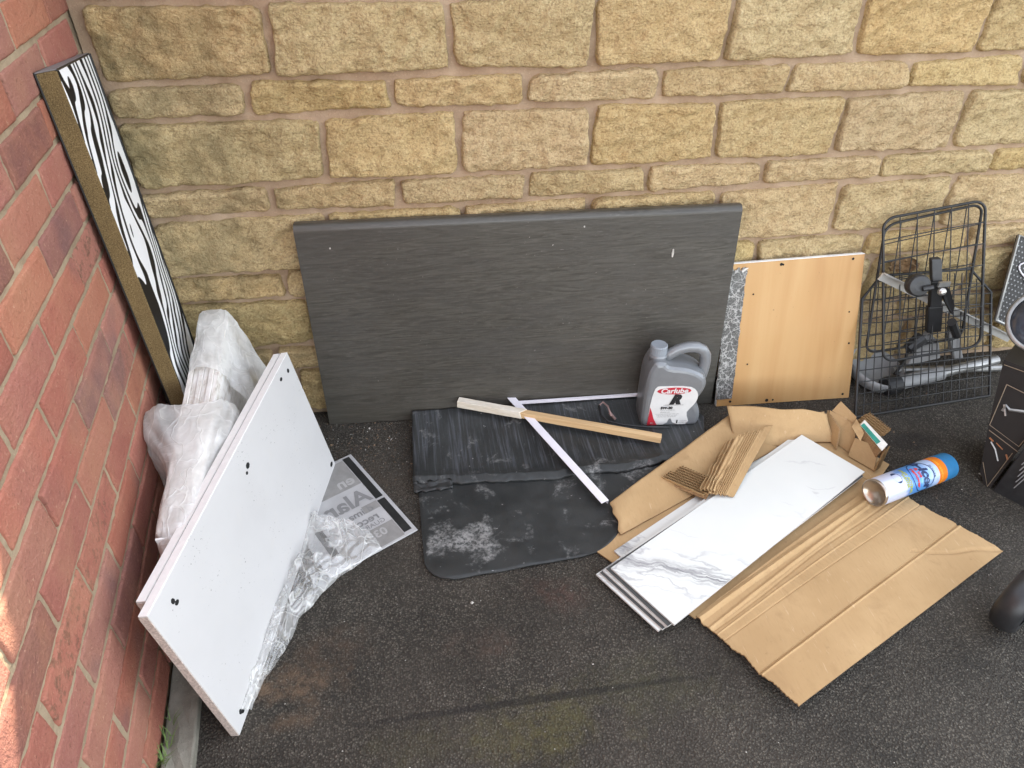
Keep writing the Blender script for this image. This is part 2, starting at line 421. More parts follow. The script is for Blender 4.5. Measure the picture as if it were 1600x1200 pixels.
# ---------------------------------------------------------------- brick wall
bw = empty('brick_wall', (0, 0, 0), 'red brick wall in stretcher bond with sandy mortar, running towards the viewer on the left', 'wall')
mb = MB()
def bmort(u, v):
    s = 0.05 - u * 2.5; z = v * 1.78
    return BT * s + BN * (-0.0032 + 0.0018 * nz((s, 0, z), 50) + 0.0012 * nz((s, 7, z), 130)) + Vector((0, 0, z))
mb.grid(bmort, 220, 160)
mb.box(BT * -1.2 + BN * -0.062 + Vector((0, 0, 0.89)), (0.1, 2.5, 1.78), Matrix.Rotation(ANG, 3, 'Z'))
mb.build('mortar', 'brick_mortar', bw)
def brick_mesh(seed, frac=1.0):
    L, H = 0.2155 * frac, 0.0655
    def fn(u, v):
        p, q = u * 2 - 1, v * 2 - 1
        p = math.copysign(1 - (1 - abs(p)) ** 2.0, p); q = math.copysign(1 - (1 - abs(q)) ** 2.0, q)
        X = p * L / 2; Z = q * H / 2
        e = min(1.0, min((1 - abs(p)) * L / 2, (1 - abs(q)) * H / 2) / 0.0016)
        X += 0.0012 * nz((X, seed, Z), 40); Z += 0.0012 * nz((X, seed + 4, Z), 40)
        d = 0.0018 * nz((X, seed, Z), 9) + 0.0009 * nz((X, seed, Z), 60)
        dep = -0.012 + (0.0125 + d) * math.sqrt(max(0, 1 - (1 - e) ** 2)) if e < 1 else 0.0005 + d
        return Vector((dep, X, Z))
    m = MB(); m.grid(fn, 24, 12)
    me = D.meshes.new('brick'); me.from_pydata([tuple(p) for p in m.v], [], [f[::-1] for f in m.f] if False else m.f)
    me.materials.append(MAT['brick']); me.polygons.foreach_set('use_smooth', [True] * len(m.f)); me.update()
    return me
bms = [brick_mesh(k * 3.3) for k in range(6)]; half = brick_mesh(50, 0.5)
RZ = Matrix.Rotation(ANG, 4, 'Z')
for c in range(23):
    zc = 0.02 + c * 0.075 + 0.0375
    # stretcher bond: perpends of alternate courses are half a brick apart
    off = -0.352 - (0.0 if c % 2 == 0 else 0.1125)
    s = off + 0.225 * 2 - 0.1125
    while s > -2.1:
        if s - 0.1 > -0.045 and s + 0.1 > 0.1: s -= 0.225; continue
        o = D.objects.new('brick', bms[random.randrange(6)]); link(o, bw)
        T = RZ @ Matrix.Translation(Vector((random.uniform(-0.0015, 0.0015), s + random.uniform(-0.002, 0.002), zc + random.uniform(-0.001, 0.001)))) @ Matrix.Rotation(random.uniform(-0.006, 0.006), 4, 'X')
        o.matrix_basis = T
        s -= 0.225

# ---------------------------------------------------------------- materials of the loose things
def m_zebra():
    t = NT('zebra'); o = t.obj()                      # x across the board, y along it
    s = t.xyz(o); x, y = s[0], s[1]
    w1 = t.noise(t.mapping(o, (4.6, 3.4, 1)), 1.0, 1.0, 0.4); w2 = t.noise(t.mapping(o, (14, 7.5, 1), (0, 0, 0), (3, 1, 0)), 1.0, 1.0, 0.4)
    ph = t.math('MULTIPLY_ADD', x, 122.0, t.math('MULTIPLY', y, 32.0))
    ph = t.math('MULTIPLY_ADD', w1, 50.0, ph); ph = t.math('MULTIPLY_ADD', w2, 9.0, ph)
    sn = t.math('SINE', ph)
    k = t.ramp(t.math('MULTIPLY_ADD', sn, 0.5, 0.5), [(0.44, 0.0), (0.48, 1.0)])
    c = t.mix(k, (0.009, 0.009, 0.010), (0.84, 0.85, 0.86))
    t.bsdf(c, 0.55, 0, None, 0.12)
    MAT['zebra'] = t.m
def m_fibre():
    t = NT('fibreboard'); o = t.obj()
    a = t.noise(t.mapping(o, (420, 120, 420)), 1.0, 4, 0.75); b = t.noise(o, 8, 4, 0.6)
    c = t.ramp(a, [(0.30, (0.085, 0.058, 0.025)), (0.52, (0.21, 0.148, 0.066)), (0.72, (0.40, 0.30, 0.145))])
    c = t.mix(t.ramp(b, [(0.4, 0.0), (0.7, 0.4)]), c, (0.08, 0.055, 0.026))
    t.bsdf(c, 0.9, 0, t.bump(a, 0.7, 0.003), 0.2)
    MAT['fibreboard'] = t.m
def m_melamine():
    t = NT('white_melamine'); o = t.obj()
    n = t.noise(o, 3.2, 4, 0.6); d = t.voro(t.mapping(o, (1, 1, 1)), 26, 'F1', 'Distance')
    c = t.mix(t.ramp(n, [(0.4, 0.0), (0.7, 1.0)]), (0.56, 0.55, 0.54), (0.52, 0.51, 0.50))
    # grubby flecks, denser in places
    f = t.math('MULTIPLY', t.ramp(t.noise(o, 150, 3, 0.7), [(0.645, 0.0), (0.675, 1.0)]), t.ramp(t.noise(o, 9, 3, 0.6), [(0.50, 0.0), (0.60, 1.0)]))
    c = t.mix(f, c, (0.10, 0.095, 0.085))
    c = t.mix(t.math('MULTIPLY', t.ramp(t.noise(o, 24, 5, 0.7), [(0.55, 0.0), (0.8, 0.35)]), 0.6), c, (0.60, 0.56, 0.49))
    t.bsdf(c, 0.38, 0, t.bump(t.noise(o, 5, 2), 0.12, 0.004), 0.4)
    MAT['white_melamine'] = t.m
def m_film(name, lo, hi, tint, seed, cg=0.4):
    t = NT(name); g = t.geo()
    gw = t.mix(0.05, g, t.noise(g, 9, 3, 0.5, 0, True))
    # sharp creases: where a noise field crosses its middle value
    def crease(sc, rot, width, ofs):
        n = t.noise(t.mapping(gw, sc, rot, (ofs, seed, 0)), 1.0, 1.5, 0.4)
        return t.ramp(t.math('ABSOLUTE', t.math('SUBTRACT', n, 0.5)), [(0.0, 1.0), (width, 0.0)])
    k = t.math('MAXIMUM', crease((30, 9, 10), (0.2, 0.3, 0.4), 0.022, 0.0), t.math('MULTIPLY', crease((14, 26, 14), (0.5, 0.1, -0.5), 0.018, 3.0), 0.8))
    cloud = t.noise(g, 12, 4, 0.6)
    soft = t.noise(t.mapping(g, (18, 7, 7), (0.3, 0.2, 0.5)), 1.0, 3, 0.5, 0.6)
    nb = t.bump(t.math('MULTIPLY_ADD', k, 0.25, soft), 0.5, 0.010)
    tr = t.n('ShaderNodeBsdfTransparent'); tr.inputs[0].default_value = (0.97, 0.975, 0.98, 1)
    di = t.n('ShaderNodeBsdfDiffuse'); t.set(di.inputs[0], (*tint, 1)); t.l(nb, di.inputs['Normal'])
    tl = t.n('ShaderNodeBsdfTranslucent'); t.set(tl.inputs[0], (*tint, 1)); t.l(nb, tl.inputs['Normal'])
    gl = t.n('ShaderNodeBsdfGlossy'); gl.inputs['Roughness'].default_value = 0.14; t.l(nb, gl.inputs['Normal'])
    a = t.n('ShaderNodeMixShader'); a.inputs[0].default_value = 0.35; t.l(di.outputs[0], a.inputs[1]); t.l(tl.outputs[0], a.inputs[2])
    c = t.n('ShaderNodeMixShader')
    f = t.math('MULTIPLY_ADD', k, cg, t.ramp(cloud, [(0.35, lo), (0.65, hi)]), clamp=True)
    t.l(f, c.inputs[0]); t.l(tr.outputs[0], c.inputs[1]); t.l(a.outputs[0], c.inputs[2])
    b = t.n('ShaderNodeMixShader'); b.inputs[0].default_value = 0.09; t.l(c.outputs[0], b.inputs[1]); t.l(gl.outputs[0], b.inputs[2])
    t.l(b.outputs[0], t.out.inputs[0])
    MAT[name] = t.m
def m_plaster():
    t = NT('flaking_white'); o = t.geo()
    n = t.noise(t.mapping(o, (90, 14, 90)), 1.0, 5, 0.7); n2 = t.noise(o, 30, 4, 0.65)
    c = t.ramp(n, [(0.30, (0.42, 0.38, 0.33)), (0.46, (0.72, 0.69, 0.64)), (0.60, (0.82, 0.80, 0.77))])
    c = t.mix(t.ramp(n2, [(0.55, 0.0), (0.68, 0.55)]), c, (0.42, 0.33, 0.26))
    t.bsdf(c, 0.75, 0, t.bump(n, 0.6, 0.004), 0.3)
    MAT['flaking_white'] = t.m
def m_worktop():
    t = NT('grey_laminate'); o = t.obj()              # x along the board
    v = t.mapping(o, (6, 62, 6))
    n = t.noise(v, 1.0, 6, 0.62, 2.6); n2 = t.noise(t.mapping(o, (3, 14, 3)), 1.0, 3, 0.6, 0.8); f = t.noise(t.mapping(o, (40, 260, 40)), 1.0, 3, 0.6)
    c = t.mix(t.ramp(n, [(0.34, 0.0), (0.62, 1.0)]), (0.044, 0.040, 0.032), (0.074, 0.068, 0.056))
    c = t.mix(t.ramp(n2, [(0.4, 0.0), (0.65, 0.55)]), c, (0.054, 0.050, 0.044))
    c = t.mix(t.ramp(f, [(0.58, 0.0), (0.72, 0.3)]), c, (0.12, 0.11, 0.10))
    sc = t.math('MULTIPLY', t.ramp(t.noise(t.mapping(o, (9, 60, 9), (0, 0, 0.5)), 1.0, 5, 0.7), [(0.68, 0.0), (0.74, 0.5)]), t.ramp(t.noise(o, 5, 2), [(0.45, 0.0), (0.6, 1.0)]))
    c = t.mix(sc, c, (0.22, 0.21, 0.20))
    d = t.math('MULTIPLY', t.ramp(t.noise(o, 120, 3, 0.7), [(0.70, 0.0), (0.74, 1.0)]), t.ramp(t.noise(o, 6, 2), [(0.5, 0.0), (0.7, 1.0)]))
    c = t.mix(d, c, (0.40, 0.38, 0.35))
    t.bsdf(c, t.ramp(n, [(0.3, 0.30), (0.7, 0.44)]), 0, t.bump(t.math('ADD', n, t.math('MULTIPLY', f, 0.3)), 0.25, 0.002), 0.5)
    MAT['grey_laminate'] = t.m
def m_rubber():
    t = NT('mat_rubber'); o = t.obj()
    st = t.noise(t.mapping(o, (150, 5, 5)), 1.0, 4, 0.65, 0.4); ch = t.noise(o, 13, 6, 0.68, 0.4); fi = t.noise(o, 110, 4, 0.7)
    c = t.mix(t.ramp(t.noise(o, 4, 3), [(0.4, 0.0), (0.65, 1.0)]), (0.020, 0.022, 0.022), (0.033, 0.035, 0.034))
    back = t.xyz(o)[1]
    upper = t.ramp(t.math('ADD', back, 0.5), [(0.49, 0.0), (0.53, 1.0)])
    c = t.mix(t.math('MULTIPLY', upper, t.ramp(st, [(0.50, 0.0), (0.66, 0.85)])), c, (0.075, 0.080, 0.090))
    # chalky dust that was trodden in
    v0 = t.n('ShaderNodeVectorMath', operation='LENGTH'); t.l(t.mapping(o, (6.5, 9.5, 0), (0, 0, 0), (1.62, 1.9, 0)), v0.inputs[0])
    spot = t.ramp(v0.outputs['Value'], [(0.2, 1.0), (1.0, 0.0)])
    ck = t.math('MULTIPLY', t.ramp(t.math('MULTIPLY_ADD', spot, 0.13, t.math('MULTIPLY_ADD', upper, -0.03, ch)), [(0.56, 0.0), (0.70, 0.95)]), t.ramp(fi, [(0.40, 0.1), (0.58, 1.0)]))
    c = t.mix(ck, c, (0.25, 0.25, 0.24))
    c = t.mix(t.ramp(t.noise(o, 60, 3, 0.7), [(0.71, 0.0), (0.75, 0.7)]), c, (0.42, 0.41, 0.40))
    t.bsdf(c, t.ramp(ch, [(0.4, 0.42), (0.7, 0.75)]), 0, t.bump(t.math('ADD', st, fi), 0.3, 0.002), 0.45)
    MAT['mat_rubber'] = t.m
def m_wood(name, c0, c1, along=(60, 3, 60), rough=0.7):
    t = NT(name); o = t.obj()
    n = t.noise(t.mapping(o, along), 1.0, 5, 0.6, 0.8); f = t.noise(t.mapping(o, tuple(k * 5 for k in along)), 1.0, 3, 0.6)
    c = t.mix(t.ramp(n, [(0.35, 0.0), (0.65, 1.0)]), c0, c1)
    c = t.mix(t.ramp(f, [(0.50, 0.0), (0.75, 0.4)]), c, tuple(x * 0.6 for x in c0))
    t.bsdf(c, rough, 0, t.bump(n, 0.3, 0.002), 0.35)
    MAT[name] = t.m
def m_beech():
    t = NT('beech_laminate'); o = t.obj()             # grain along z
    w = t.noise(t.mapping(o, (15, 4, 1.1)), 1.0, 3, 0.55, 0.5)
    f = t.noise(t.mapping(o, (330, 60, 26)), 1.0, 4, 0.6)
    c = t.ramp(w, [(0.28, (0.38, 0.20, 0.072)), (0.48, (0.44, 0.255, 0.100)), (0.70, (0.48, 0.295, 0.125))])
    c = t.mix(t.ramp(f, [(0.56, 0.0), (0.74, 0.5)]), c, (0.47, 0.24, 0.095))
    fl = t.math('MULTIPLY', t.ramp(t.noise(o, 95, 3, 0.7), [(0.70, 0.0), (0.73, 1.0)]), t.ramp(t.noise(o, 9, 2), [(0.5, 0.0), (0.6, 1.0)]))
    c = t.mix(fl, c, (0.10, 0.06, 0.035))
    t.bsdf(c, 0.45, 0, None, 0.4)
    MAT['beech_laminate'] = t.m
def m_crackle():
    t = NT('crackle_marble'); o = t.obj()
    nzv = t.noise(o, 30, 3, 0.6, 0, True)
    mx = t.mix(0.05, o, nzv)
    d1 = t.voro(mx, 46, 'DISTANCE_TO_EDGE'); d2 = t.voro(mx, 100, 'DISTANCE_TO_EDGE')
    c = t.mix(t.ramp(d1, [(0.02, 1.0), (0.06, 0.0)]), (0.075, 0.073, 0.068), (0.36, 0.35, 0.33))
    c = t.mix(t.ramp(d2, [(0.015, 0.6), (0.07, 0.0)]), c, (0.27, 0.265, 0.25))
    t.bsdf(c, 0.35, 0, None, 0.5)
    MAT['crackle_marble'] = t.m
def m_card():
    t = NT('cardboard'); o = t.geo()
    n = t.noise(o, 5, 4, 0.6); f = t.noise(t.mapping(o, (240, 40, 240), (0, 0, 0.5)), 1.0, 3, 0.6); s = t.noise(o, 55, 4, 0.65)
    c = t.mix(t.ramp(n, [(0.38, 0.0), (0.66, 1.0)]), (0.40, 0.262, 0.128), (0.46, 0.31, 0.158))
    c = t.mix(t.ramp(f, [(0.52, 0.0), (0.72, 0.25)]), c, (0.30, 0.19, 0.095))
    st = t.ramp(t.noise(o, 11, 6, 0.7, 0.6), [(0.54, 0.0), (0.70, 0.5)])
    c = t.mix(st, c, (0.31, 0.195, 0.095))
    sc = t.ramp(t.noise(t.mapping(o, (160, 22, 60), (0, 0, -0.7)), 1.0, 3, 0.6), [(0.66, 0.0), (0.72, 0.5)])
    c = t.mix(sc, c, (0.56, 0.41, 0.25))
    c = t.mix(t.ramp(s, [(0.66, 0.0), (0.74, 0.35)]), c, (0.22, 0.135, 0.07))
    t.bsdf(c, 0.88, 0, t.bump(t.math('ADD', f, s), 0.22, 0.002), 0.25)
    MAT['cardboard'] = t.m
def m_marble():
    t = NT('marble_print'); o = t.obj()               # x along the tile
    wv = t.mix(0.10, o, t.noise(o, 6, 5, 0.6, 0, True))
    # a slanting vein of smoky streaks, with hairlines beside it
    bx_ = t.mapping(t.mapping(wv, (1, 1, 1), (0, 0, 0), (0.155, 0.0, 0)), (1, 1, 1), (0, 0, 0.98))
    b = t.xyz(bx_); al, ac = b[0], b[1]
    def vein(sc, ofs, width):
        n = t.noise(t.mapping(bx_, sc, (0, 0, 0), (ofs, ofs * 0.7, 0)), 1.0, 3.0, 0.55)
        return t.ramp(t.math('ABSOLUTE', t.math('SUBTRACT', n, 0.5)), [(0.0, 1.0), (width, 0.0)])
    far = t.math('ABSOLUTE', t.math('MULTIPLY_ADD', t.noise(t.mapping(bx_, (9, 9, 1)), 1.0, 2), 0.03, t.math('SUBTRACT', ac, 0.015)))
    near = t.ramp(far, [(0.004, 1.0), (0.030, 0.0)]); wide = t.ramp(far, [(0.03, 1.0), (0.085, 0.0)])
    streak = t.ramp(t.noise(t.mapping(bx_, (14, 130, 1)), 1.0, 4, 0.6), [(0.42, 0.0), (0.62, 1.0)])
    c = t.mix(t.ramp(t.noise(o, 4, 3), [(0.35, 0.0), (0.65, 1.0)]), (0.65, 0.67, 0.64), (0.69, 0.705, 0.675))
    c = t.mix(t.math('MULTIPLY', t.math('MULTIPLY', near, streak), 0.85), c, (0.17, 0.17, 0.185))
    c = t.mix(t.math('MULTIPLY', t.math('MULTIPLY', near, vein((7, 60, 1), 1.0, 0.06)), 0.8), c, (0.20, 0.20, 0.21))
    c = t.mix(t.math('MULTIPLY', t.math('MULTIPLY', wide, vein((5, 17, 1), 4.0, 0.022)), 0.75), c, (0.33, 0.33, 0.34))
    c = t.mix(t.math('MULTIPLY', t.ramp(t.noise(o, 6, 2), [(0.55, 0.0), (0.62, 1.0)]), t.math('MULTIPLY', vein((3, 10, 1), 7.0, 0.010), 0.45)), c, (0.40, 0.40, 0.41))
    t.bsdf(c, 0.30, 0, None, 0.4)
    MAT['marble_print'] = t.m
m_zebra(); m_fibre(); m_melamine(); m_plaster(); m_worktop(); m_rubber(); m_beech(); m_crackle(); m_card(); m_marble()
m_film('film_milky', 0.46, 0.82, (0.95, 0.95, 0.93), 1.0, 0.14); m_film('film_clear', 0.16, 0.42, (0.95, 0.95, 0.92), 4.0)
m_wood('pine', (0.52, 0.34, 0.17), (0.62, 0.43, 0.23), (3, 70, 70)); m_wood('old_white_paint', (0.62, 0.55, 0.43), (0.74, 0.69, 0.60), (9, 40, 40))
simple('black_edge', (0.012, 0.012, 0.013), 0.4); simple('board_edge', (0.84, 0.84, 0.82), 0.6, 0, 90, 0.05)
simple('raw_chipboard', (0.50, 0.43, 0.38), 0.9, 0, 240, 0.35, 0.6, 0.004); simple('hole_black', (0.006, 0.006, 0.006), 0.9)
simple('white_plastic', (0.74, 0.72, 0.76), 0.35, 0, 30, 0.04, 0.05); simple('black_tape', (0.014, 0.015, 0.015), 0.45, 0, 25, 0.5)
simple('print_grey', (0.20, 0.20, 0.20), 0.55, 0, 30, 0.1); simple('print_band', (0.245, 0.24, 0.23), 0.5, 0, 30, 0.15); simple('print_light', (0.37, 0.365, 0.355), 0.5, 0, 30, 0.1)
simple('sign_sheet', (0.40, 0.40, 0.40), 0.35, 0, 12, 0.15, 0.1, 0.003)
simple('bottle_grey', (0.20, 0.21, 0.22), 0.34, 0.25, 40, 0.06, 0.06); simple('cap_grey', (0.235, 0.26, 0.285), 0.42, 0, 40, 0.06)
simple('label_white', (0.60, 0.60, 0.585), 0.4, 0, 40, 0.05); simple('label_red', (0.42, 0.02, 0.035), 0.4, 0, 40, 0.06); simple('print_black', (0.012, 0.012, 0.014), 0.5)
simple('tile_back', (0.055, 0.058, 0.056), 0.7, 0, 50, 0.2); simple('tile_edge', (0.50, 0.47, 0.45), 0.6)
simple('card_core', (0.30, 0.185, 0.09), 0.95, 0, 200, 0.3, 0.5, 0.003)
simple('green_label', (0.015, 0.19, 0.14), 0.5, 0, 35, 0.35); simple('paper_white', (0.62, 0.60, 0.55), 0.8)
simple('cable_black', (0.015, 0.015, 0.016), 0.5); simple('cable_pink', (0.24, 0.155, 0.14), 0.55)
simple('wire_black', (0.011, 0.011, 0.011), 0.5, 0.0, 80, 0.5); simple('black_plastic', (0.018, 0.018, 0.019), 0.45, 0, 50, 0.3)
simple('aluminium', (0.56, 0.55, 0.53), 0.32, 0.9, 50, 0.12); simple('dull_steel', (0.30, 0.30, 0.29), 0.4, 0.7, 30, 0.25)
simple('grey_plastic', (0.22, 0.22, 0.22), 0.5, 0, 20, 0.15); simple('pale_grey_plastic', (0.27, 0.275, 0.275), 0.45, 0, 20, 0.12)
simple('dry_leaf', (0.20, 0.125, 0.06), 0.9, 0, 70, 0.4); simple('grass', (0.12, 0.19, 0.045), 0.7, 0, 40, 0.3)
simple('chip_pale', (0.42, 0.40, 0.36), 0.9, 0, 30, 0.3); simple('chip_brown', (0.16, 0.11, 0.07), 0.95, 0, 30, 0.3)

# ---------------------------------------------------------------- zebra shelf board in the corner
zt, zm, zl = Vector((0.022, -0.022, 1.0)), Vector((0.072, -0.32, 1.036)), Vector((0.037, -0.322, 1.031))
dn = Vector((0.036, 0.0, -1.03))                      # the foot stands a little way out from the wall
zr = empty('shelf_board', (0.09, -0.17, 0.0), 'tall zebra striped shelf board with brown edge leaning in the wall corner', 'shelf board')
off = zl - zm; ztb = zt + off
ac = (zt - zm).normalized(); al = dn.normalized(); nn = ac.cross(al).normalized()
if nn.x < 0: nn = -nn
mb = MB(); e = 0.002
mb.hexa([zm + dn, zt + dn, ztb + dn, zl + dn], [zm, zt, ztb, zl]); mb.build('core', 'fibreboard', zr, bevel=0.0015)
fr = Matrix((ac, al, nn)).transposed()
mb = MB(); a0 = zm + ac * 0.002 + nn * 0.0006
def zf(u, v): return a0 + ac * (0.297 * u) + dn * v
mb.slab(zf, 2, 2, nn * -0.002); mb.build('zebra_facing', 'zebra', zr, origin=a0, frame=fr)
mb = MB(); mb.tube([zt + nn * 0.001, zt + dn + nn * 0.001], 0.0032, 6); mb.build('edge_trim', 'black_edge', zr)
mb = MB(); mb.tube([zl, zt + (zl - zm)], 0.003, 6); mb.tube([zm, zt], 0.002, 6); mb.tube([zl, zl + dn], 0.002, 6); mb.build('edge_trim', 'black_edge', zr)
mb = MB(); mb.hexa([zm + Vector((0, 0, .0004)), zt + Vector((0, 0, .0004)), ztb + Vector((0, 0, .0004)), zl + Vector((0, 0, .0004))], [p + Vector((0, 0, .0022)) for p in (zm, zt, ztb, zl)]); mb.build('end_cap', 'print_grey', zr)

# ---------------------------------------------------------------- pack of white boards, wrapped in film
pk = empty('board_pack', (0.19, -0.43, 0.0), 'pack of flaking white boards on edge, in milky plastic wrapping beside the brick wall', 'board pack')
Tb, Tf = Vector((0.138, -0.105, 0.405)), Vector((0.172, -0.755, 0.350))
lean = Vector((0.105, 0.0, -1.0)).normalized()
pdir = (Tf - Tb).normalized(); pacr = Vector((1, 0.05, 0.0)); pacr = (pacr - pdir * pacr.dot(pdir)).normalized()
th = 0.0112; nb = 6
for k in range(nb):
    c = (k - (nb - 1) / 2) * th
    h = random.uniform(-0.003, 0.003); m = MB()
    t0 = Tb + pacr * c + Vector((0, 0, h)); t1 = Tf + pacr * c + Vector((0, 0, h)) - pdir * random.uniform(0, 0.012)
    ht0, ht1 = t0.z / -lean.z - 0.002, t1.z / -lean.z - 0.002
    w = pacr * (th * 0.46)
    m.hexa([t0 - w + lean * ht0, t0 + w + lean * ht0, t1 + w + lean * ht1, t1 - w + lean * ht1], [t0 - w, t0 + w, t1 + w, t1 - w])
    m.build('board', 'flaking_white', pk, bevel=0.0012)
def wrap(name, mat, f0, f1, grow, closed0, closed1, seed, nu=110, nv=96, gather=None, skirt=None):
    """film round the pack from f0 to f1 along its length"""
    def fn(u, v):
        f = f0 + (f1 - f0) * u
        top = Tb + (Tf - Tb) * f
        an = 2 * math.pi * v
        shut = 1.0
        if closed0: shut *= min(1.0, (u / 0.10)) ** 0.5 if u < 0.10 else 1.0
        if closed1: shut *= min(1.0, ((1 - u) / 0.10)) ** 0.5 if u > 0.90 else 1.0
        ht = top.z / -lean.z
        cc = top + lean * (ht * 0.5)
        gx, gt = grow(u)
        a = (0.036 + gx) * (0.62 + 0.38 * shut); b = (ht * 0.5 + gt) * (0.80 + 0.20 * shut)
        ca, sa = math.cos(an), math.sin(an)
        px = math.copysign(abs(ca) ** 0.55, ca) * a; pz = math.copysign(abs(sa) ** 0.45, sa) * b
        P = cc + pacr * px - lean * pz
        fold = noise.noise(Vector((an * 2.2 + seed, u * 2.0, seed))) * 0.012 + noise.noise(Vector((an * 6 + u * 3, u * 2.5 + seed, 2))) * 0.006
        fold += nz(P, 26, seed) * 0.002
        outw = (pacr * ca - lean * sa)
        k = 0.35 + (u if not closed1 else 1 - u) * 0.9
        P = P + outw * (abs(fold) * k + 0.002)
        if skirt: P = P + skirt(u, ca, sa)
        P.z = max(P.z, 0.004)
        # stay on this side of the brick wall
        d = P.dot(BN)
        if d < 0.004: P += BN * (0.004 - d)
        if P.y > -0.024: P.y = -0.024
        return P
    m = MB(); m.grid(fn, nu, nv)
    return m.build(name, mat, pk, smooth=True)
# rear bag pulled over the far end, front bag over the near end with a loose open mouth
wrap('plastic_wrap', 'film_milky', -0.075, 0.31, lambda u: (0.008 + 0.006 * (1 - u), 0.010 + 0.004 * math.sin(u * 9)), True, False, 3.0,
     skirt=lambda u, ca, sa: Vector((max(0, ca) * 0.07 * max(0, 0.5 - sa) * min(1, u * 4), 0, 0)))
wrap('plastic_wrap', 'film_milky', 0.50, 1.035, lambda u: (0.010 + 0.030 * math.exp(-((u - 0.12) / 0.22) ** 2), 0.010 + 0.010 * max(0, 0.35 - u)), False, True, 8.0,
     skirt=lambda u, ca, sa: (Vector((-0.060, 0.02, 0.025)) * max(0, -ca) + Vector((0, 0.05, 0)) * max(0, ca) * 1.0) * math.exp(-((u - 0.05) / 0.20) ** 2))
m = MB()                                              # brown paper band at the near end of the pack
m.hexa([Tf + pdir * 0.002 - pacr * 0.033 + lean * 0.30, Tf + pdir * 0.002 + pacr * 0.033 + lean * 0.30, Tf + pdir * 0.006 + pacr * 0.033 + lean * 0.30, Tf + pdir * 0.006 - pacr * 0.033 + lean * 0.30],
       [Tf + pdir * 0.002 - pacr * 0.033, Tf + pdir * 0.002 + pacr * 0.033, Tf + pdir * 0.006 + pacr * 0.033, Tf + pdir * 0.006 - pacr * 0.033])
m.build('end_paper', 'board_edge', pk)

# ---------------------------------------------------------------- the two white shelf panels on edge
A, B_, C_, D_ = Vector((0.237, -0.952, 0.002)), Vector((0.383, -0.229, 0.002)), Vector((0.320, -0.216, 0.366)), Vector((0.174, -0.939, 0.366))
ud = (B_ - A).normalized(); vd = (D_ - A).normalized(); nd = ud.cross(vd).normalized()
if nd.x < 0: nd = -nd
Lp, Wp = (B_ - A).length, (D_ - A).length
def panel(name, label, o0, lo, hi, th, holes, shift):
    root = empty(name, o0, label, 'panel', 'white shelf panels standing on edge')
    def P(x, y, z=0.0): return o0 + ud * (x + shift) + vd * y + nd * z
    m = MB(); m.hexa([P(lo, 0, -th), P(hi, 0, -th), P(hi, Wp, -th), P(lo, Wp, -th)], [P(lo, 0), P(hi, 0), P(hi, Wp), P(lo, Wp)])
    bd = m.build('board', 'white_melamine', root, origin=P(0, 0), frame=Matrix((ud, vd, nd)).transposed(), bevel=0.0012)
    for a, b in ((P(lo, Wp + .0008, -th / 2), P(hi, Wp + .0008, -th / 2)),):
        m = MB(); w = nd * (th * 0.46); s = vd * 0.0008
        m.hexa([a - w - s, b - w - s, b + w - s, a + w - s], [a - w + s, b - w + s, b + w + s, a + w + s]); m.build('edge_band', 'board_edge', bd)
    a, b = P(lo - .0008, 0.002, -th / 2), P(lo - .0008, Wp - .002, -th / 2)
    m = MB(); w = nd * (th * 0.46); s = ud * 0.0008
    m.hexa([a - w - s, a + w - s, b + w - s, b - w - s], [a - w + s, a + w + s, b + w + s, b - w + s]); m.build('raw_end', 'raw_chipboard', bd)
    for x, y, r, stretch in holes:
        m = MB(); n = 14
        pts = [P(x, y, .0009) + (ud * math.cos(2 * math.pi * k / n) * stretch + vd * math.sin(2 * math.pi * k / n)) * r * (1 + 0.25 * nz((x + k, y, 0), 3.1)) for k in range(n)]
        m.add(pts + [q - nd * .0018 for q in pts], [tuple(range(n))] + [(k, (k + 1) % n, n + (k + 1) % n, n + k) for k in range(n)])
        m.build('fixing_hole', 'hole_black', bd)
    return root
panel('white_board', 'front white laminated shelf panel with black fixing holes, standing on its long edge', A, 0.0, Lp, 0.017,
      [(0.055, Wp - 0.036, 0.0058, 0.75), (0.060, Wp - 0.046, 0.0045, 1.2), (0.032, 0.026, 0.0056, 0.75), (0.038, 0.019, 0.004, 1.2), (0.40, Wp - 0.052, 0.006, 1.3), (0.386, Wp - 0.060, 0.0035, 1.2), (0.705, Wp - 0.030, 0.0052, 1.0), (0.66, Wp - 0.022, 0.0042, 1.4), (0.716, 0.022, 0.0056, 1.5)], 0.0)
panel('white_board', 'rear white laminated shelf panel showing only its long top edge', A - nd * 0.0195 + ud * 0.030 + vd * -0.001, 0.0, Lp - 0.03, 0.017, [(0.05, Wp - 0.03, 0.004, 1)], 0.0)

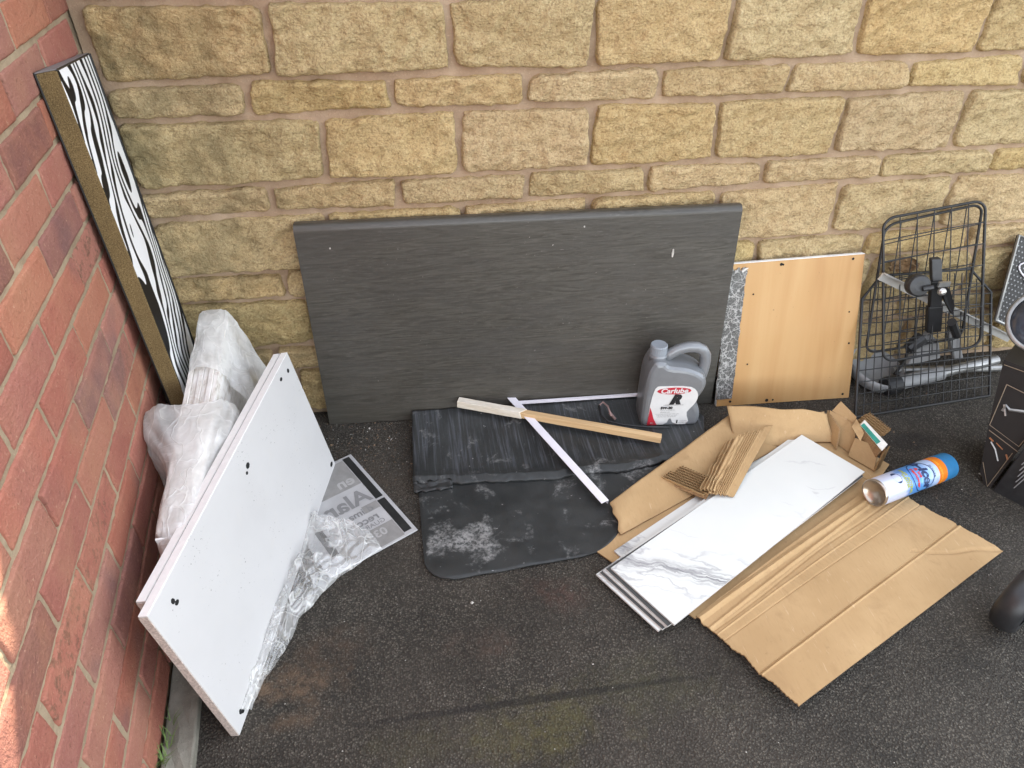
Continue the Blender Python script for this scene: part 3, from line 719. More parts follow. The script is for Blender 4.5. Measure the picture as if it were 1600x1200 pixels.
# ---------------------------------------------------------------- clear plastic sheet crumpled beside the panels
edge_px = [(0.309, -0.481, 0.012), (0.372, -0.47, 0.012), (0.43, -0.464, 0.012), (0.477, -0.489, 0.012), (0.505, -0.546, 0.012), (0.451, -0.587, 0.012), (0.403, -0.622, 0.012), (0.375, -0.653, 0.012), (0.356, -0.684, 0.012), (0.326, -0.717, 0.012), (0.319, -0.754, 0.012), (0.305, -0.791, 0.012), (0.284, -0.829, 0.012), (0.27, -0.849, 0.012), (0.262, -0.88, 0.012), (0.254, -0.911, 0.012)]
inn = [A + (B_ - A) * t for t in (0.78, 0.74, 0.70, 0.66, 0.62, 0.58, 0.54, 0.50, 0.46, 0.42, 0.37, 0.32, 0.26, 0.20, 0.13, 0.05)]
def sheet_pt(u, v):
    k = u * (len(edge_px) - 1); i = min(int(k), len(edge_px) - 2); f = k - i
    o = lerp(edge_px[i], edge_px[i + 1], f); n = lerp(inn[i], inn[i + 1], f) - Vector((0.02, 0, 0))
    P = lerp(n, o, v)
    hump = math.sin(min(1.0, v * 1.02) * math.pi * 0.93 + 0.12) ** 0.8 if v < 0.99 else 0.0
    zz = 0.010 + 0.044 * max(0, hump) * (0.75 + 0.5 * nz((u * 5, v, 0), 1.0)) * min(1, u * 5 + 0.25) * min(1, (1 - u) * 5 + 0.3)
    wr = noise.noise(Vector((u * 9 + v * 2.2, v * 6 - u * 5, 3.0))) * 0.018 + noise.noise(Vector((u * 22 - v * 9, v * 5 + u * 8, 8))) * 0.008 + noise.noise(Vector((u * 44 - v * 18, v * 9, 1))) * 0.0022
    P = P + Vector((wr * 0.6, wr * 0.4, 0)) * (0.3 + 0.7 * math.sin(math.pi * v))
    P.z = max(0.007, zz + abs(wr) * 1.1 * (0.35 + 0.65 * math.sin(math.pi * v)))
    return P
m = MB(); m.grid(sheet_pt, 150, 70)
tag(m.build('plastic_sheet', 'film_clear', smooth=True), 'crumpled clear plastic sheet spilling out from under the white panels', 'plastic sheet')

# ---------------------------------------------------------------- sign lying face down
S0 = Vector((0.422, -0.195, 0.0)); sa = (Vector((0.591, -0.495, 0)) - S0).normalized(); sr = Vector((sa.y, -sa.x, 0))
if sr.x > 0: sr = -sr
SL, SW = 0.345, 0.235
sg = empty('sign', S0 + sa * (SL / 2) + sr * (SW / 2), 'translucent grey plastic sign lying face down, lettering showing through mirrored', 'sign')
def SP(t, r, z): return S0 + sa * t + sr * r + Vector((0, 0, z))
def flat(name, mat, t0, t1, r0, r1, z0, z1, par=None, bev=None):
    par = par or (sg if name == 'sheet' else sgs)
    m = MB(); m.hexa([SP(t0, r0, z0), SP(t1, r0, z0), SP(t1, r1, z0), SP(t0, r1, z0)], [SP(t0, r0, z1), SP(t1, r0, z1), SP(t1, r1, z1), SP(t0, r1, z1)])
    return m.build(name, mat, par, bevel=bev)
sgs = flat('sheet', 'sign_sheet', 0, SL, 0, SW, 0.002, 0.0062, bev=0.0015)
flat('tape', 'black_tape', 0.008, 0.192, 0.010, 0.030, 0.0064, 0.0070); flat('tape', 'black_tape', 0.200, SL - 0.012, 0.010, 0.031, 0.0064, 0.0070)
flat('tape', 'black_tape', 0.03, SL - 0.05, 0.186, 0.205, 0.0064, 0.0070)
flat('printed_band', 'print_band', 0.012, 0.118, 0.032, 0.184, 0.0060, 0.0066); flat('printed_band', 'print_band', 0.277, SL - 0.006, 0.033, 0.184, 0.0060, 0.0066)
flat('printed_band', 'print_band', 0.196, 0.222, 0.033, 0.075, 0.0060, 0.0066)
def sign_text(s, size, t, r, mat, bold=0.0):
    vs, fs = text2d(s, size, 0, bold, 'LEFT'); m = MB()
    m.add([SP(t, r, 0.0069) + sr * v.x - sa * v.y for v in vs], [f[::-1] for f in fs]); m.build('lettering', mat, sgs)
sign_text('en', 0.050, 0.092, 0.040, 'print_light', 0.0012); sign_text('Alar', 0.070, 0.165, 0.036, 'print_grey', 0.0018)
sign_text('d images', 0.031, 0.212, 0.050, 'print_grey', 0.0006); sign_text('recorded', 0.033, 0.243, 0.052, 'print_grey', 0.0008)
sign_text('GUARDIO', 0.020, 0.266, 0.046, 'print_grey'); sign_text('0333', 0.034, 0.299, 0.060, 'print_light', 0.0008)

# ---------------------------------------------------------------- grey worktop offcut against the stone wall
bl, br, tl, tr = Vector((0.358, -0.055, 0.003)), Vector((1.487, -0.122, 0.003)), Vector((0.360, -0.052, 0.615)), Vector((1.496, -0.052, 0.600))
wt = empty('worktop', (0.92, -0.07, 0.0), 'dark grey woodgrain worktop offcut with rounded top edge leaning on the stone wall', 'worktop')
bx = (br - bl).normalized(); bz = (tl - bl).normalized(); by = bz.cross(bx).normalized()
TH = 0.036
prof = [(0.0, 0.0)] + [(1.0, 0.0)]
def wtp(u, k):
    b = lerp(bl, br, u); t = lerp(tl, tr, u); ax = (t - b).normalized(); hgt = (t - b).length
    nrm = ax.cross(bx).normalized()
    if nrm.y > 0: nrm = -nrm
    # front face up, round the bullnose, down the back
    pts = [(0.0, 0.0), (0.25, 0.0), (0.5, 0.0), (0.75, 0.0)]
    r = 0.017
    path = [(0.0, 0.0), (hgt * 0.3, 0.0), (hgt * 0.6, 0.0), (hgt - r, 0.0)]
    for i in range(1, 9):
        a = i / 8 * math.pi / 2; path.append((hgt - r + r * math.sin(a), -(r - r * math.cos(a))))
    path += [(hgt - 0.002, -TH + 0.003), (hgt - 0.004, -TH), (0.0, -TH)]
    x, d = path[k]
    return b + ax * x + nrm * d
m = MB(); n = 15
for i in range(17):
    m.v += [tuple(wtp(i / 16, k)) for k in range(n)]
for i in range(16):
    for k in range(n): m.f.append((i * n + k, (i + 1) * n + k, (i + 1) * n + (k + 1) % n, i * n + (k + 1) % n)); m.mi.append(0)
m.f.append(tuple(range(n))); m.mi.append(1); m.f.append(tuple(range(16 * n, 17 * n))[::-1]); m.mi.append(1)
fr = Matrix((bx, bz, bx.cross(bz))).transposed()
wtb = m.build('board', ['grey_laminate', 'black_edge'], wt, origin=bl, frame=fr)
for (u, v, s) in ((0.845, 0.80, 0.006), (0.60, 0.02, 0.004), (0.07, 0.90, 0.004), (0.63, 0.94, 0.004)):   # paint chips
    P = lerp(lerp(bl, br, u), lerp(tl, tr, u), v); m = MB()
    nr = bx.cross(bz) if bx.cross(bz).y < 0 else -bx.cross(bz)
    pts = [P + nr * 0.0012 + bx * (math.cos(a) * s * 0.5) + bz * (math.sin(a) * s * (2.2 if u > .8 else 0.6)) for a in [k * 1.0472 for k in range(6)]]
    m.add(pts + [p - nr * .002 for p in pts], [tuple(range(6))] + [(k, (k + 1) % 6, 6 + (k + 1) % 6, 6 + k) for k in range(6)]); m.build('paint_chip', 'chip_pale', wtb)

# ---------------------------------------------------------------- folded rubber mat
mt = empty('rubber_mat', (0.95, -0.35, 0.0), 'folded black rubber mat with chalky stains lying in front of the worktop', 'rubber mat')
lo_px = dict(a=Vector((0.600, -0.640, 0)), b=Vector((1.02, -0.640, 0)), c=Vector((1.42, -0.20, 0)), d=Vector((0.600, -0.12, 0)))
def mat_lower(u, v):
    # front edge with rounded corners
    x0 = 0.602 - 0.006 * v; x1 = 1.035 + 0.39 * v ** 1.1
    y = -0.657 + v * 0.50 + 0.02 * u * (1 - v)
    x = x0 + (x1 - x0) * u
    r = 0.065
    if v < 0.3:
        yy = v * 0.50
        if yy < r:
            ins = r - math.sqrt(max(0, r * r - (r - yy) ** 2))
            x = (x0 + ins) + (x1 - x0 - 2 * ins) * u
    return Vector((x, y, 0.0075 + 0.004 * fbm((x, y, 0), 7) + 0.002 * nz((x, y, 2), 30)))
m = MB(); m.slab(mat_lower, 60, 60, (0, 0, -0.0045))
m.build('lower_layer', 'mat_rubber', mt, origin=(0.95, -0.35, 0), smooth=True)
back = [(0.596, -0.077, 0.045), (0.738, -0.078, 0.05), (0.923, -0.093, 0.05), (1.266, -0.107, 0.045), (1.407, -0.182, 0.035), (1.419, -0.222, 0.03)]
front = [(0.587, -0.341, 0.02), (0.71, -0.357, 0.022), (0.944, -0.375, 0.024), (1.162, -0.371, 0.022), (1.302, -0.351, 0.022), (1.396, -0.318, 0.022)]
def mat_upper(u, v):
    k = u * 5; i = min(int(k), 4); f = k - i
    a = lerp(front[i], front[i + 1], f); b = lerp(back[i], back[i + 1], f); b.y = max(b.y, -0.30)
    P = lerp(a, b, v)
    P.z = 0.018 + 0.024 * v ** 3 + 0.010 * math.exp(-(v / 0.12) ** 2) + 0.004 * nz((P.x, P.y, 0), 9) + 0.0025 * nz((P.x * 3, P.y, 4), 14)
    if v < 0.03: P.z -= 0.010; P.y -= 0.003
    P.y += (0.010 * fbm((P.x, 0, 0), 11) + 0.004 * nz((P.x, 1, 0), 60)) * (1 - v) ** 3
    return P
m = MB(); m.slab(mat_upper, 90, 50, (0, 0, -0.010))
m.build('upper_layer', 'mat_rubber', mt, origin=(0.95, -0.35, 0), smooth=True)
def mat_flap(u, v):                                    # torn lip under the upper layer at the left
    P = Vector((0.588 + 0.10 * u, -0.345 - 0.028 * v + 0.008 * nz((u * 4, v, 0), 2), 0.020 - 0.008 * v + 0.004 * nz((u * 6, v * 3, 1), 1.5)))
    return P
m = MB(); m.slab(mat_flap, 16, 5, (0, 0, -0.004)); m.build('torn_lip', 'black_tape', mt, smooth=True)

# ---------------------------------------------------------------- white trims and stick
def lprofile(name, label, p0, p1, w, hh, upv=(0, 0, 1)):
    p0, p1 = Vector(p0), Vector(p1); d = (p1 - p0).normalized(); s = d.cross(Vector(upv)).normalized(); u = s.cross(d)
    root = empty(name, (p0 + p1) / 2, label, 'trim')
    m = MB(); t = 0.0018
    m.hexa([p0, p1, p1 + s * w, p0 + s * w], [p0 + u * t, p1 + u * t, p1 + s * w + u * t, p0 + s * w + u * t]); m.build('face', 'white_plastic', root)
    m = MB(); m.hexa([p0 - u * hh, p1 - u * hh, p1 - u * hh + s * t, p0 - u * hh + s * t], [p0 - u * .0001, p1 - u * .0001, p1 + s * t - u * .0001, p0 + s * t - u * .0001]); m.build('return', 'white_plastic', root)
    return root
lprofile('plastic_trim', 'long white plastic angle trim lying across the rubber mat under the wooden stick', *[(0.885, -0.054, 0.062), (1.069, -0.492, 0.03)], 0.022, 0.012)
lprofile('plastic_trim', 'short white plastic trim lying along the foot of the worktop behind the bottle', *[(1.271, -0.114, 0.052), (0.884, -0.104, 0.056)], 0.009, 0.004)
st = empty('wooden_stick', (1.0, -0.18, 0.06), 'thin square wooden stick with one paint-whitened end resting on the mat', 'stick')
p0, p1 = [(0.736, -0.089, 0.066), (1.269, -0.296, 0.04)]
p0, p1 = Vector(p0), Vector(p1); d = (p1 - p0).normalized(); s = d.cross(Vector((0, 0, 1))).normalized(); u = s.cross(d); hw = 0.0095
fr = Matrix((d, s, u)).transposed(); Ls = (p1 - p0).length
def stick_part(name, mat, f0, f1, grow, rag=0.0):
    def fn(q, v):
        an = [(-1, -1), (1, -1), (1, 1), (-1, 1), (-1, -1)][int(round(v * 4))]
        x = f0 + (f1 - f0) * q
        w = hw + grow + 0.0006 * nz((x * 9, v * 3, 1), 3)
        if rag and q > 0.999: x += rag * nz((v * 7, 2, 1), 2.3)
        return p0 + d * (Ls * x) + s * (an[0] * w) + u * (an[1] * w)
    m = MB(); m.grid(fn, 14, 4); n = len(m.v)
    m.f += [(0, 15, 30, 45), (14 + 45, 14 + 30, 14 + 15, 14)]; m.mi += [0, 0]
    return m.build(name, mat, st, origin=p0, frame=fr, bevel=0.001)
stick_part('shaft', 'pine', 0.0, 1.0, 0.0); stick_part('painted_end', 'old_white_paint', -0.012, 0.30, 0.0014, 0.10)

# ---------------------------------------------------------------- oil bottle
bo = Vector((1.322, -0.185, 0.020)); bt = empty('oil_bottle', bo, 'grey plastic motor oil bottle with moulded handle and red and white label', 'bottle')
face = Matrix.Rotation(R(-6), 3, 'Z')
def BP(x, z, y=0.0): return bo + face @ Vector((x, y, z))
outline = [(-0.083, 0.004), (-0.076, 0.0), (0.0, -0.0), (0.072, 0.0), (0.081, 0.006), (0.085, 0.03), (0.082, 0.055), (0.068, 0.078), (0.064, 0.088), (0.076, 0.108), (0.084, 0.130), (0.086, 0.150), (0.080, 0.168), (0.066, 0.182), (0.040, 0.196),
           (0.010, 0.204), (-0.020, 0.207), (-0.032, 0.213), (-0.036, 0.222), (-0.066, 0.224), (-0.074, 0.205), (-0.080, 0.19), (-0.084, 0.16), (-0.085, 0.10), (-0.085, 0.04)]
def smoothpoly(pts, it=2):
    for _ in range(it):
        q = []
        for i in range(len(pts)):
            a, b = pts[i], pts[(i + 1) % len(pts)]
            q += [(a[0] * .75 + b[0] * .25, a[1] * .75 + b[1] * .25), (a[0] * .25 + b[0] * .75, a[1] * .25 + b[1] * .75)]
        pts = q
    return pts
ol = smoothpoly(outline); n = len(ol)
def inset(pts, d):
    out = []
    for i in range(len(pts)):
        a, b = Vector(pts[i - 1]), Vector(pts[(i + 1) % len(pts)]); t = (b - a).normalized()
        out.append((pts[i][0] - t.y * d, pts[i][1] + t.x * d))
    return out
m = MB(); layers = [(-0.046, 0.014), (-0.044, 0.008), (-0.037, 0.002), (-0.02, 0.0), (0.02, 0.0), (0.037, 0.002), (0.044, 0.008), (0.046, 0.014)]
for y, dd in layers:
    m.v += [tuple(BP(x, z, y)) for x, z in inset(ol, dd)]
for k in range(len(layers) - 1):
    for i in range(n): m.f.append((k * n + i, k * n + (i + 1) % n, (k + 1) * n + (i + 1) % n, (k + 1) * n + i)); m.mi.append(0)
m.f.append(tuple(range(n))[::-1]); m.mi.append(0); m.f.append(tuple((len(layers) - 1) * n + i for i in range(n))); m.mi.append(0)
m.build('body', 'bottle_grey', bt, smooth=False, bevel=0.002)
hp = [(-0.034, 0.207), (-0.018, 0.222), (0.004, 0.236), (0.028, 0.243), (0.052, 0.242), (0.070, 0.233), (0.080, 0.216), (0.083, 0.195), (0.082, 0.172), (0.079, 0.150), (0.076, 0.125)]
m = MB(); m.tube([BP(x, z) for x, z in hp], [0.0135, 0.0135, 0.0135, 0.0135, 0.0135, 0.0135, 0.0135, 0.0135, 0.014, 0.0145, 0.013], 14, flat=1.15); m.build('handle', 'bottle_grey', bt, smooth=True)
m = MB(); cb_ = BP(-0.051, 0.214)
pr = [(0.0235, -0.012), (0.0235, 0.004), (0.026, 0.006), (0.026, 0.010), (0.0225, 0.012), (0.0225, 0.016)]
m.lathe(cb_, (0, 0, 1), pr, 32); m.build('neck', 'bottle_grey', bt, smooth=True)
m = MB(); nn_ = 48; prf = [(0.0225, 0.014), (0.0225, 0.038), (0.0205, 0.0405), (0.019, 0.0400), (0.0, 0.0398)]
for r, h in prf:
    for k in range(nn_):
        an = 2 * math.pi * k / nn_; rr = r + (0.0006 * (k % 2) if h < 0.039 else 0)
        m.v.append(tuple(cb_ + Vector((math.cos(an) * rr, math.sin(an) * rr, h))))
for i in range(len(prf) - 1):
    for k in range(nn_): m.f.append((i * nn_ + k, i * nn_ + (k + 1) % nn_, (i + 1) * nn_ + (k + 1) % nn_, (i + 1) * nn_ + k)); m.mi.append(0)
m.build('cap', 'cap_grey', bt)
lab = smoothpoly([(-0.064, 0.010), (-0.052, 0.012), (-0.048, 0.012), (-0.012, 0.012), (-0.004, 0.040), (0.008, 0.012), (0.054, 0.012), (0.040, 0.052), (0.046, 0.064), (0.062, 0.088), (0.066, 0.110), (0.058, 0.132), (0.036, 0.146), (-0.04, 0.148), (-0.056, 0.146), (-0.062, 0.120), (-0.066, 0.07)], 1)
def plate(name, mat, pts, y, th=0.0008, par=None):
    m = MB(); k = len(pts)
    m.add([BP(x, z, y) for x, z in pts] + [BP(x, z, y + th) for x, z in pts], [tuple(range(k)), tuple(range(k, 2 * k))[::-1]] + [(i, k + i, k + (i + 1) % k, (i + 1) % k) for i in range(k)])
    return m.build(name, mat, par if par is not None else bt)
def btext(s, size, x, z, mat, y, shear=0.0, bold=0.0):
    vs, fs = text2d(s, size, shear, bold); m = MB(); m.add([BP(x + v.x, z + v.y, y) for v in vs], fs); return m.build('lettering', mat, lo)
yb = -0.0472
lo = plate('label', 'label_white', lab, yb)
plate('label_red', 'label_red', [(-0.066, 0.011), (-0.038, 0.011), (-0.050, 0.035), (-0.058, 0.060), (-0.064, 0.075)], yb - 0.0008, par=lo)
plate('label_badge', 'label_red', [(-0.004 + 0.047 * math.cos(a), 0.131 + 0.0115 * math.sin(a)) for a in [k * math.pi / 14 for k in range(28)]], yb - 0.0008, par=lo)
btext('Carlube', 0.0235, -0.004, 0.131, 'label_white', yb - 0.0013, 0.15, 0.0007)
btext('R', 0.040, 0.002, 0.100, 'print_black', yb - 0.0012, 0.35, 0.0042)
btext('LONGLIFE FULLY SYN', 0.0058, 0.0, 0.082, 'print_grey', yb - 0.0012); btext('5W-30', 0.0115, -0.018, 0.072, 'print_black', yb - 0.0012, 0, 0.0007)
btext('FULLY SYNTHETIC', 0.0050, -0.014, 0.064, 'print_grey', yb - 0.0012); btext('ENGINE OIL', 0.0050, -0.020, 0.057, 'print_grey', yb - 0.0012)
for zz_, tx_ in ((0.0505, 'FOR MODERN PETROL AND DIESEL CARS'), (0.0455, 'ACEA C3  API SN  MEETS OEM NEEDS'), (0.0405, 'REDUCES WEAR AND EMISSIONS')):
    btext(tx_, 0.0036, -0.014, zz_, 'print_grey', yb - 0.0012)
btext('5L', 0.0085, -0.054, 0.019, 'label_white', yb - 0.0016); btext('i', 0.016, 0.018, 0.022, 'print_black', yb - 0.0012, 0, 0.001); btext('SYNTHETIC', 0.0042, 0.036, 0.024, 'print_grey', yb - 0.0012); btext('TECHNOLOGY', 0.0040, 0.036, 0.018, 'print_grey', yb - 0.0012)

# ---------------------------------------------------------------- small bits by the bottle
cp = [(1.154, -0.195, 0.052), (1.154, -0.156, 0.056), (1.144, -0.136, 0.058), (1.13, -0.15, 0.056), (1.127, -0.183, 0.05), (1.141, -0.209, 0.046), (1.183, -0.228, 0.043), (1.243, -0.243, 0.041), (1.305, -0.254, 0.04)]
cbl = empty('cable', cp[4], 'short black cable with pinkish end hooked round on the mat by the bottle', 'cable')
m = MB(); m.tube(cp[3:], 0.0032, 8); m.build('sheath', 'cable_black', cbl, smooth=True)
m = MB(); m.tube(cp[:5], 0.0028, 8); m.build('coloured_core', 'cable_pink', cbl, smooth=True)
q0 = Vector((1.157, -0.171, 0.044)); m = MB(); m.tube([q0, q0 + Vector((0.01, -0.024, -0.006))], [0.0045, 0.0038], 10); m.build('plug', 'cable_pink', cbl)
q0 = Vector((1.009, -0.06, 0.05)); cl = empty('clip', q0, 'small black plastic clip standing against the foot of the worktop', 'clip')
m = MB(); m.box(q0 + Vector((0, 0, 0.008)), (0.010, 0.006, 0.022), Matrix.Rotation(0.3, 3, 'Y')); m.build('jaw', 'black_plastic', cl, bevel=0.001)
m = MB(); m.box(q0 + Vector((-0.006, -0.006, -0.001)), (0.022, 0.010, 0.006), Matrix.Rotation(-0.2, 3, 'Z')); m.build('base', 'black_plastic', cl, bevel=0.001)

# ---------------------------------------------------------------- beech board and the marbled offcut behind it
kb = [(1.497, -0.139, 0.002), (1.913, -0.157, 0.002), (1.899, -0.038, 0.425), (1.502, -0.038, 0.422)]
kb = [Vector(p) for p in kb]
pb = empty('beech_board', (kb[0] + kb[1]) / 2, 'square beech-effect laminated board with dark screw holes leaning on the stone wall', 'board')
kx = (kb[1] - kb[0]).normalized(); kz = ((kb[3] - kb[0]) - kx * (kb[3] - kb[0]).dot(kx)).normalized(); kn = kx.cross(kz).normalized()
if kn.y > 0: kn = -kn
KW, KH = (kb[1] - kb[0]).length, ((kb[3] - kb[0]).length + (kb[2] - kb[1]).length) / 2
fq = quad(*kb)
m = MB(); m.slab(lambda u, v: fq(u, v), 2, 2, -kn * 0.015, 0, 1)
pbb = m.build('board', ['beech_laminate', 'board_edge'], pb, origin=kb[0], frame=Matrix((kx, kz.cross(kx), kz)).transposed())
m = MB(); a, b = kb[3] + kz * 0.0006, kb[2] + kz * 0.0006
m.hexa([a, b, b - kn * 0.015, a - kn * 0.015], [p + kz * 0.0012 for p in (a, b, b - kn * 0.015, a - kn * 0.015)]); m.build('edge_band', 'board_edge', pbb)
for u, v, r in ((0.09, 0.965, 0.0035), (0.375, 0.975, 0.0045), (0.39, 0.972, 0.003), (0.915, 0.975, 0.0038), (0.10, 0.03, 0.004), (0.375, 0.022, 0.005), (0.42, 0.022, 0.003), (0.95, 0.03, 0.0038), (0.19, 0.79, 0.0025), (0.955, 0.40, 0.003), (0.93, 0.62, 0.0025), (0.20, 0.30, 0.0025)):
    P = fq(u, v) + kn * 0.0006; n = 9; m = MB()
    pts = [P + kx * math.cos(2 * math.pi * k / n) * r * (1 + .4 * nz((u * 9 + k, v, 0), 2.3)) + kz * math.sin(2 * math.pi * k / n) * r for k in range(n)]
    m.add(pts + [p - kn * 0.001 for p in pts], [tuple(range(n))] + [(k, (k + 1) % n, n + (k + 1) % n, n + k) for k in range(n)]); m.build('screw_hole', 'hole_black', pbb)
pc = empty('marbled_strip', kb[0], 'narrow torn strip of crackled grey marble-effect laminate on the left side of the beech board', 'laminate strip')
def crk(u, v):
    uu = -0.014 + (0.122 + 0.012 * v) * u; vv = 0.055 + 0.915 * v
    P = fq(uu, vv) + kn * (0.0035 + 0.0025 * nz((u * 2, v * 5, 1), 1.3))
    if v > 0.95: P = P + kz * (0.010 * nz((u * 3, 0, 2), 2.6) + 0.006 * nz((u * 12, 0, 2), 2.0)) * ((v - 0.95) / 0.05)
    if u < 0.15: P = P + kx * (0.010 * nz((0, v * 6, 2), 2.0) + 0.005 * nz((0, v * 26, 2), 2.0)) * ((0.15 - u) / 0.15)
    if u > 0.85: P = P + kx * (0.004 * nz((0, v * 9, 7), 2.0)) * ((u - 0.85) / 0.15)
    return P
m = MB(); m.slab(crk, 16, 60, -kn * 0.002, 0, 1); m.build('laminate', ['crackle_marble', 'raw_chipboard'], pc, origin=kb[0], frame=Matrix((kx, kz.cross(kx), kz)).transposed())
m = MB(); a, b = crk(0.72, 0.985) + kn * 0.002, crk(1.05, 1.0) + kn * 0.002; m.tube([a, lerp(a, b, 0.5) + kz * 0.002, b], [0.004, 0.003, 0.001], 6); m.build('peeled_tip', 'paper_white', pc)

# ---------------------------------------------------------------- opened cardboard carton
ct = empty('cardboard_carton', (1.45, -0.6, 0.0), 'torn brown cardboard carton opened out flat under the marble tiles', 'carton')
def card(name, fn, nu, nv, parent=ct, th=0.0035, mats=('cardboard', 'card_core'), smooth=False):
    m = MB(); m.slab(fn, nu, nv, (0, 0, -th), 0, 1); return m.build(name, list(mats), parent, origin=(1.45, -0.6, 0), smooth=smooth)
bq = quad((1.002, -0.622, 0), (1.172, -0.838, 0), (1.785, -0.520, 0), (1.600, -0.255, 0))
bq2 = quad((1.598, -0.258, 0), (1.784, -0.519, 0), (1.862, -0.455, 0), (1.74, -0.225, 0))
card('base', lambda u, v: bq2(u, v) + Vector((0, 0, 0.0085 + 0.002 * nz(bq2(u, v), 8))), 10, 10)
card('base', lambda u, v: bq(u, v) + Vector((0, 0, 0.0075 + 0.002 * nz(bq(u, v), 8))), 24, 40)
ra, rb, rc, rd = (Vector(p) for p in [(1.175, -0.835, 0.012), (1.791, -0.515, 0.014), (1.96, -0.77, 0.01), (1.293, -1.066, 0.028)])
rq = quad(ra, rb, rc, rd)
def rflap(u, v):
    P = rq(u, v)
    ru = (rb - ra).normalized()
    # torn short edges
    jn = 0.006 * nz((0, v * 5, 1), 1.6) + 0.0030 * nz((0, v * 19, 1), 1.7) + 0.0016 * nz((0, v * 70, 4), 1.0)
    jf = 0.008 * nz((3, v * 7, 1), 1.9) + 0.004 * nz((3, v * 30, 1), 1.8)
    if u < 0.06: P = P + ru * jn * (1 - u / 0.06)
    if u > 0.94: P = P + ru * jf * (1 - v * 0.7) * ((u - 0.94) / 0.06)
    z = P.z
    bow = 0.006 * math.sin(math.pi * u)
    def tri(c, w): return max(0.0, 1 - abs(v - c) / w)
    z += 0.006 * tri(0.035 + 0.05 * u, 0.035) + 0.0035 * tri(0.150 - 0.04 * u, 0.022) + 0.002 * tri(0.225 + 0.03 * u, 0.010) - 0.0018 * tri(0.185 + 0.01 * math.sin(u * 9), 0.014)
    z += -0.0035 * tri(0.655, 0.008) + 0.0025 * tri(0.672, 0.010) - 0.0015 * tri(0.30 + 0.06 * u, 0.008)
    z += 0.003 * fbm(P, 4, 2.0) + 0.0010 * nz(P, 40, 3) * math.exp(-v * 3)
    cr = abs((u - 0.86) * 0.8 - (v - 0.78) * 0.5 + 0.03 * nz(P, 14, 5))   # a bent corner
    if v > 0.6: z -= 0.0035 * max(0, 1 - cr / 0.015)
    fl = 0.00035 * math.sin(u * 300 + 4 * nz(P, 9, 2)) * math.exp(-((v - 0.26) / 0.05) ** 2)
    P.z = max(0.0055, z + fl + bow * (1 - v))
    return P
card('side_flap', rflap, 120, 150, smooth=False)
lf = [Vector(p) for p in [(1.07, -0.501, 0.03), (1.075, -0.591, 0.012), (1.588, -0.354, 0.014), (1.513, -0.223, 0.055)]]
lq = quad(*lf)
def lflap(u, v):
    P = lq(u, v); e = 0.006 * nz((u * 2, v, 3), 2.0)
    P.x += e * (1 - v)
    P.z = max(0.012, P.z + 0.007 * math.sin(math.pi * u) * (1 - v) + 0.004 * fbm(P, 8, 6.0)); return P
card('inner_flap', lflap, 24, 40, smooth=True)
bf = [Vector(p) for p in [(1.475, -0.238, 0.085), (1.471, -0.341, 0.018), (1.759, -0.352, 0.014), (1.735, -0.314, 0.085)]]
bqq = quad(*bf)
def bflap(u, v):
    P = bqq(u, v); P.z = max(0.008, P.z + 0.010 * math.sin(math.pi * v) * (1 - u) + 0.006 * fbm(P, 9, 2.0)); P.y += 0.006 * fbm(P, 11, 8); return P
card('end_flap', bflap, 26, 30, smooth=True)
def card3(name, pts, th=0.004, nu=10, nv=8, amp=0.003, seed=1.0, mats=('cardboard', 'card_core'), parent=ct):
    pts = [Vector(p) for p in pts]; qf = quad(*pts); nr = (pts[1] - pts[0]).cross(pts[3] - pts[0]).normalized()
    m = MB(); m.slab(lambda u, v: qf(u, v) + nr * amp * fbm(qf(u, v), 18, seed), nu, nv, nr * -th, 0, 1)
    return m.build(name, list(mats), parent, origin=(1.45, -0.6, 0), smooth=False)
card3('inner_tab', [(1.749, -0.304, 0.014), (1.745, -0.382, 0.014), (1.758, -0.354, 0.06), (1.758, -0.281, 0.07)], 0.0035, seed=3, amp=0.0015)
card3('back_wall', [(1.757, -0.35, 0.012), (1.782, -0.412, 0.012), (1.801, -0.351, 0.078), (1.76, -0.287, 0.074)], 0.0035, seed=2, amp=0.0015)
card3('inner_tab', [(1.765, -0.411, 0.013), (1.803, -0.475, 0.013), (1.825, -0.436, 0.058), (1.786, -0.387, 0.055)], 0.0035, seed=5, amp=0.0015)
card3('fold', [(1.636, -0.292, 0.07), (1.733, -0.317, 0.03), (1.734, -0.319, 0.05), (1.741, -0.292, 0.076)], 0.003, seed=6, amp=0.002)
card3('tab', [(1.766, -0.29, 0.074), (1.798, -0.354, 0.076), (1.803, -0.344, 0.092), (1.789, -0.283, 0.1)], 0.003, 8, 6, 0.0015, 4)
card3('outer_wall', [(1.799, -0.365, 0.08), (1.816, -0.456, 0.066), (1.835, -0.449, 0.066), (1.833, -0.345, 0.08)], 0.030, 8, 4, 0.002, 8)
card3('torn_liner', [(1.779, -0.37, 0.078), (1.778, -0.419, 0.07), (1.795, -0.401, 0.084), (1.801, -0.349, 0.09)], 0.0015, 8, 8, 0.006, 9)
lbl = card3('label', [(1.799, -0.373, 0.087), (1.813, -0.464, 0.073), (1.837, -0.448, 0.078), (1.818, -0.36, 0.092)], 0.0015, 8, 6, 0.0010, 3, ('paper_white', 'paper_white'))
card3('label_print', [(1.798, -0.377, 0.089), (1.809, -0.443, 0.078), (1.823, -0.437, 0.08), (1.81, -0.371, 0.091)], 0.0008, 8, 6, 0.0010, 3, ('green_label', 'paper_white'), lbl)
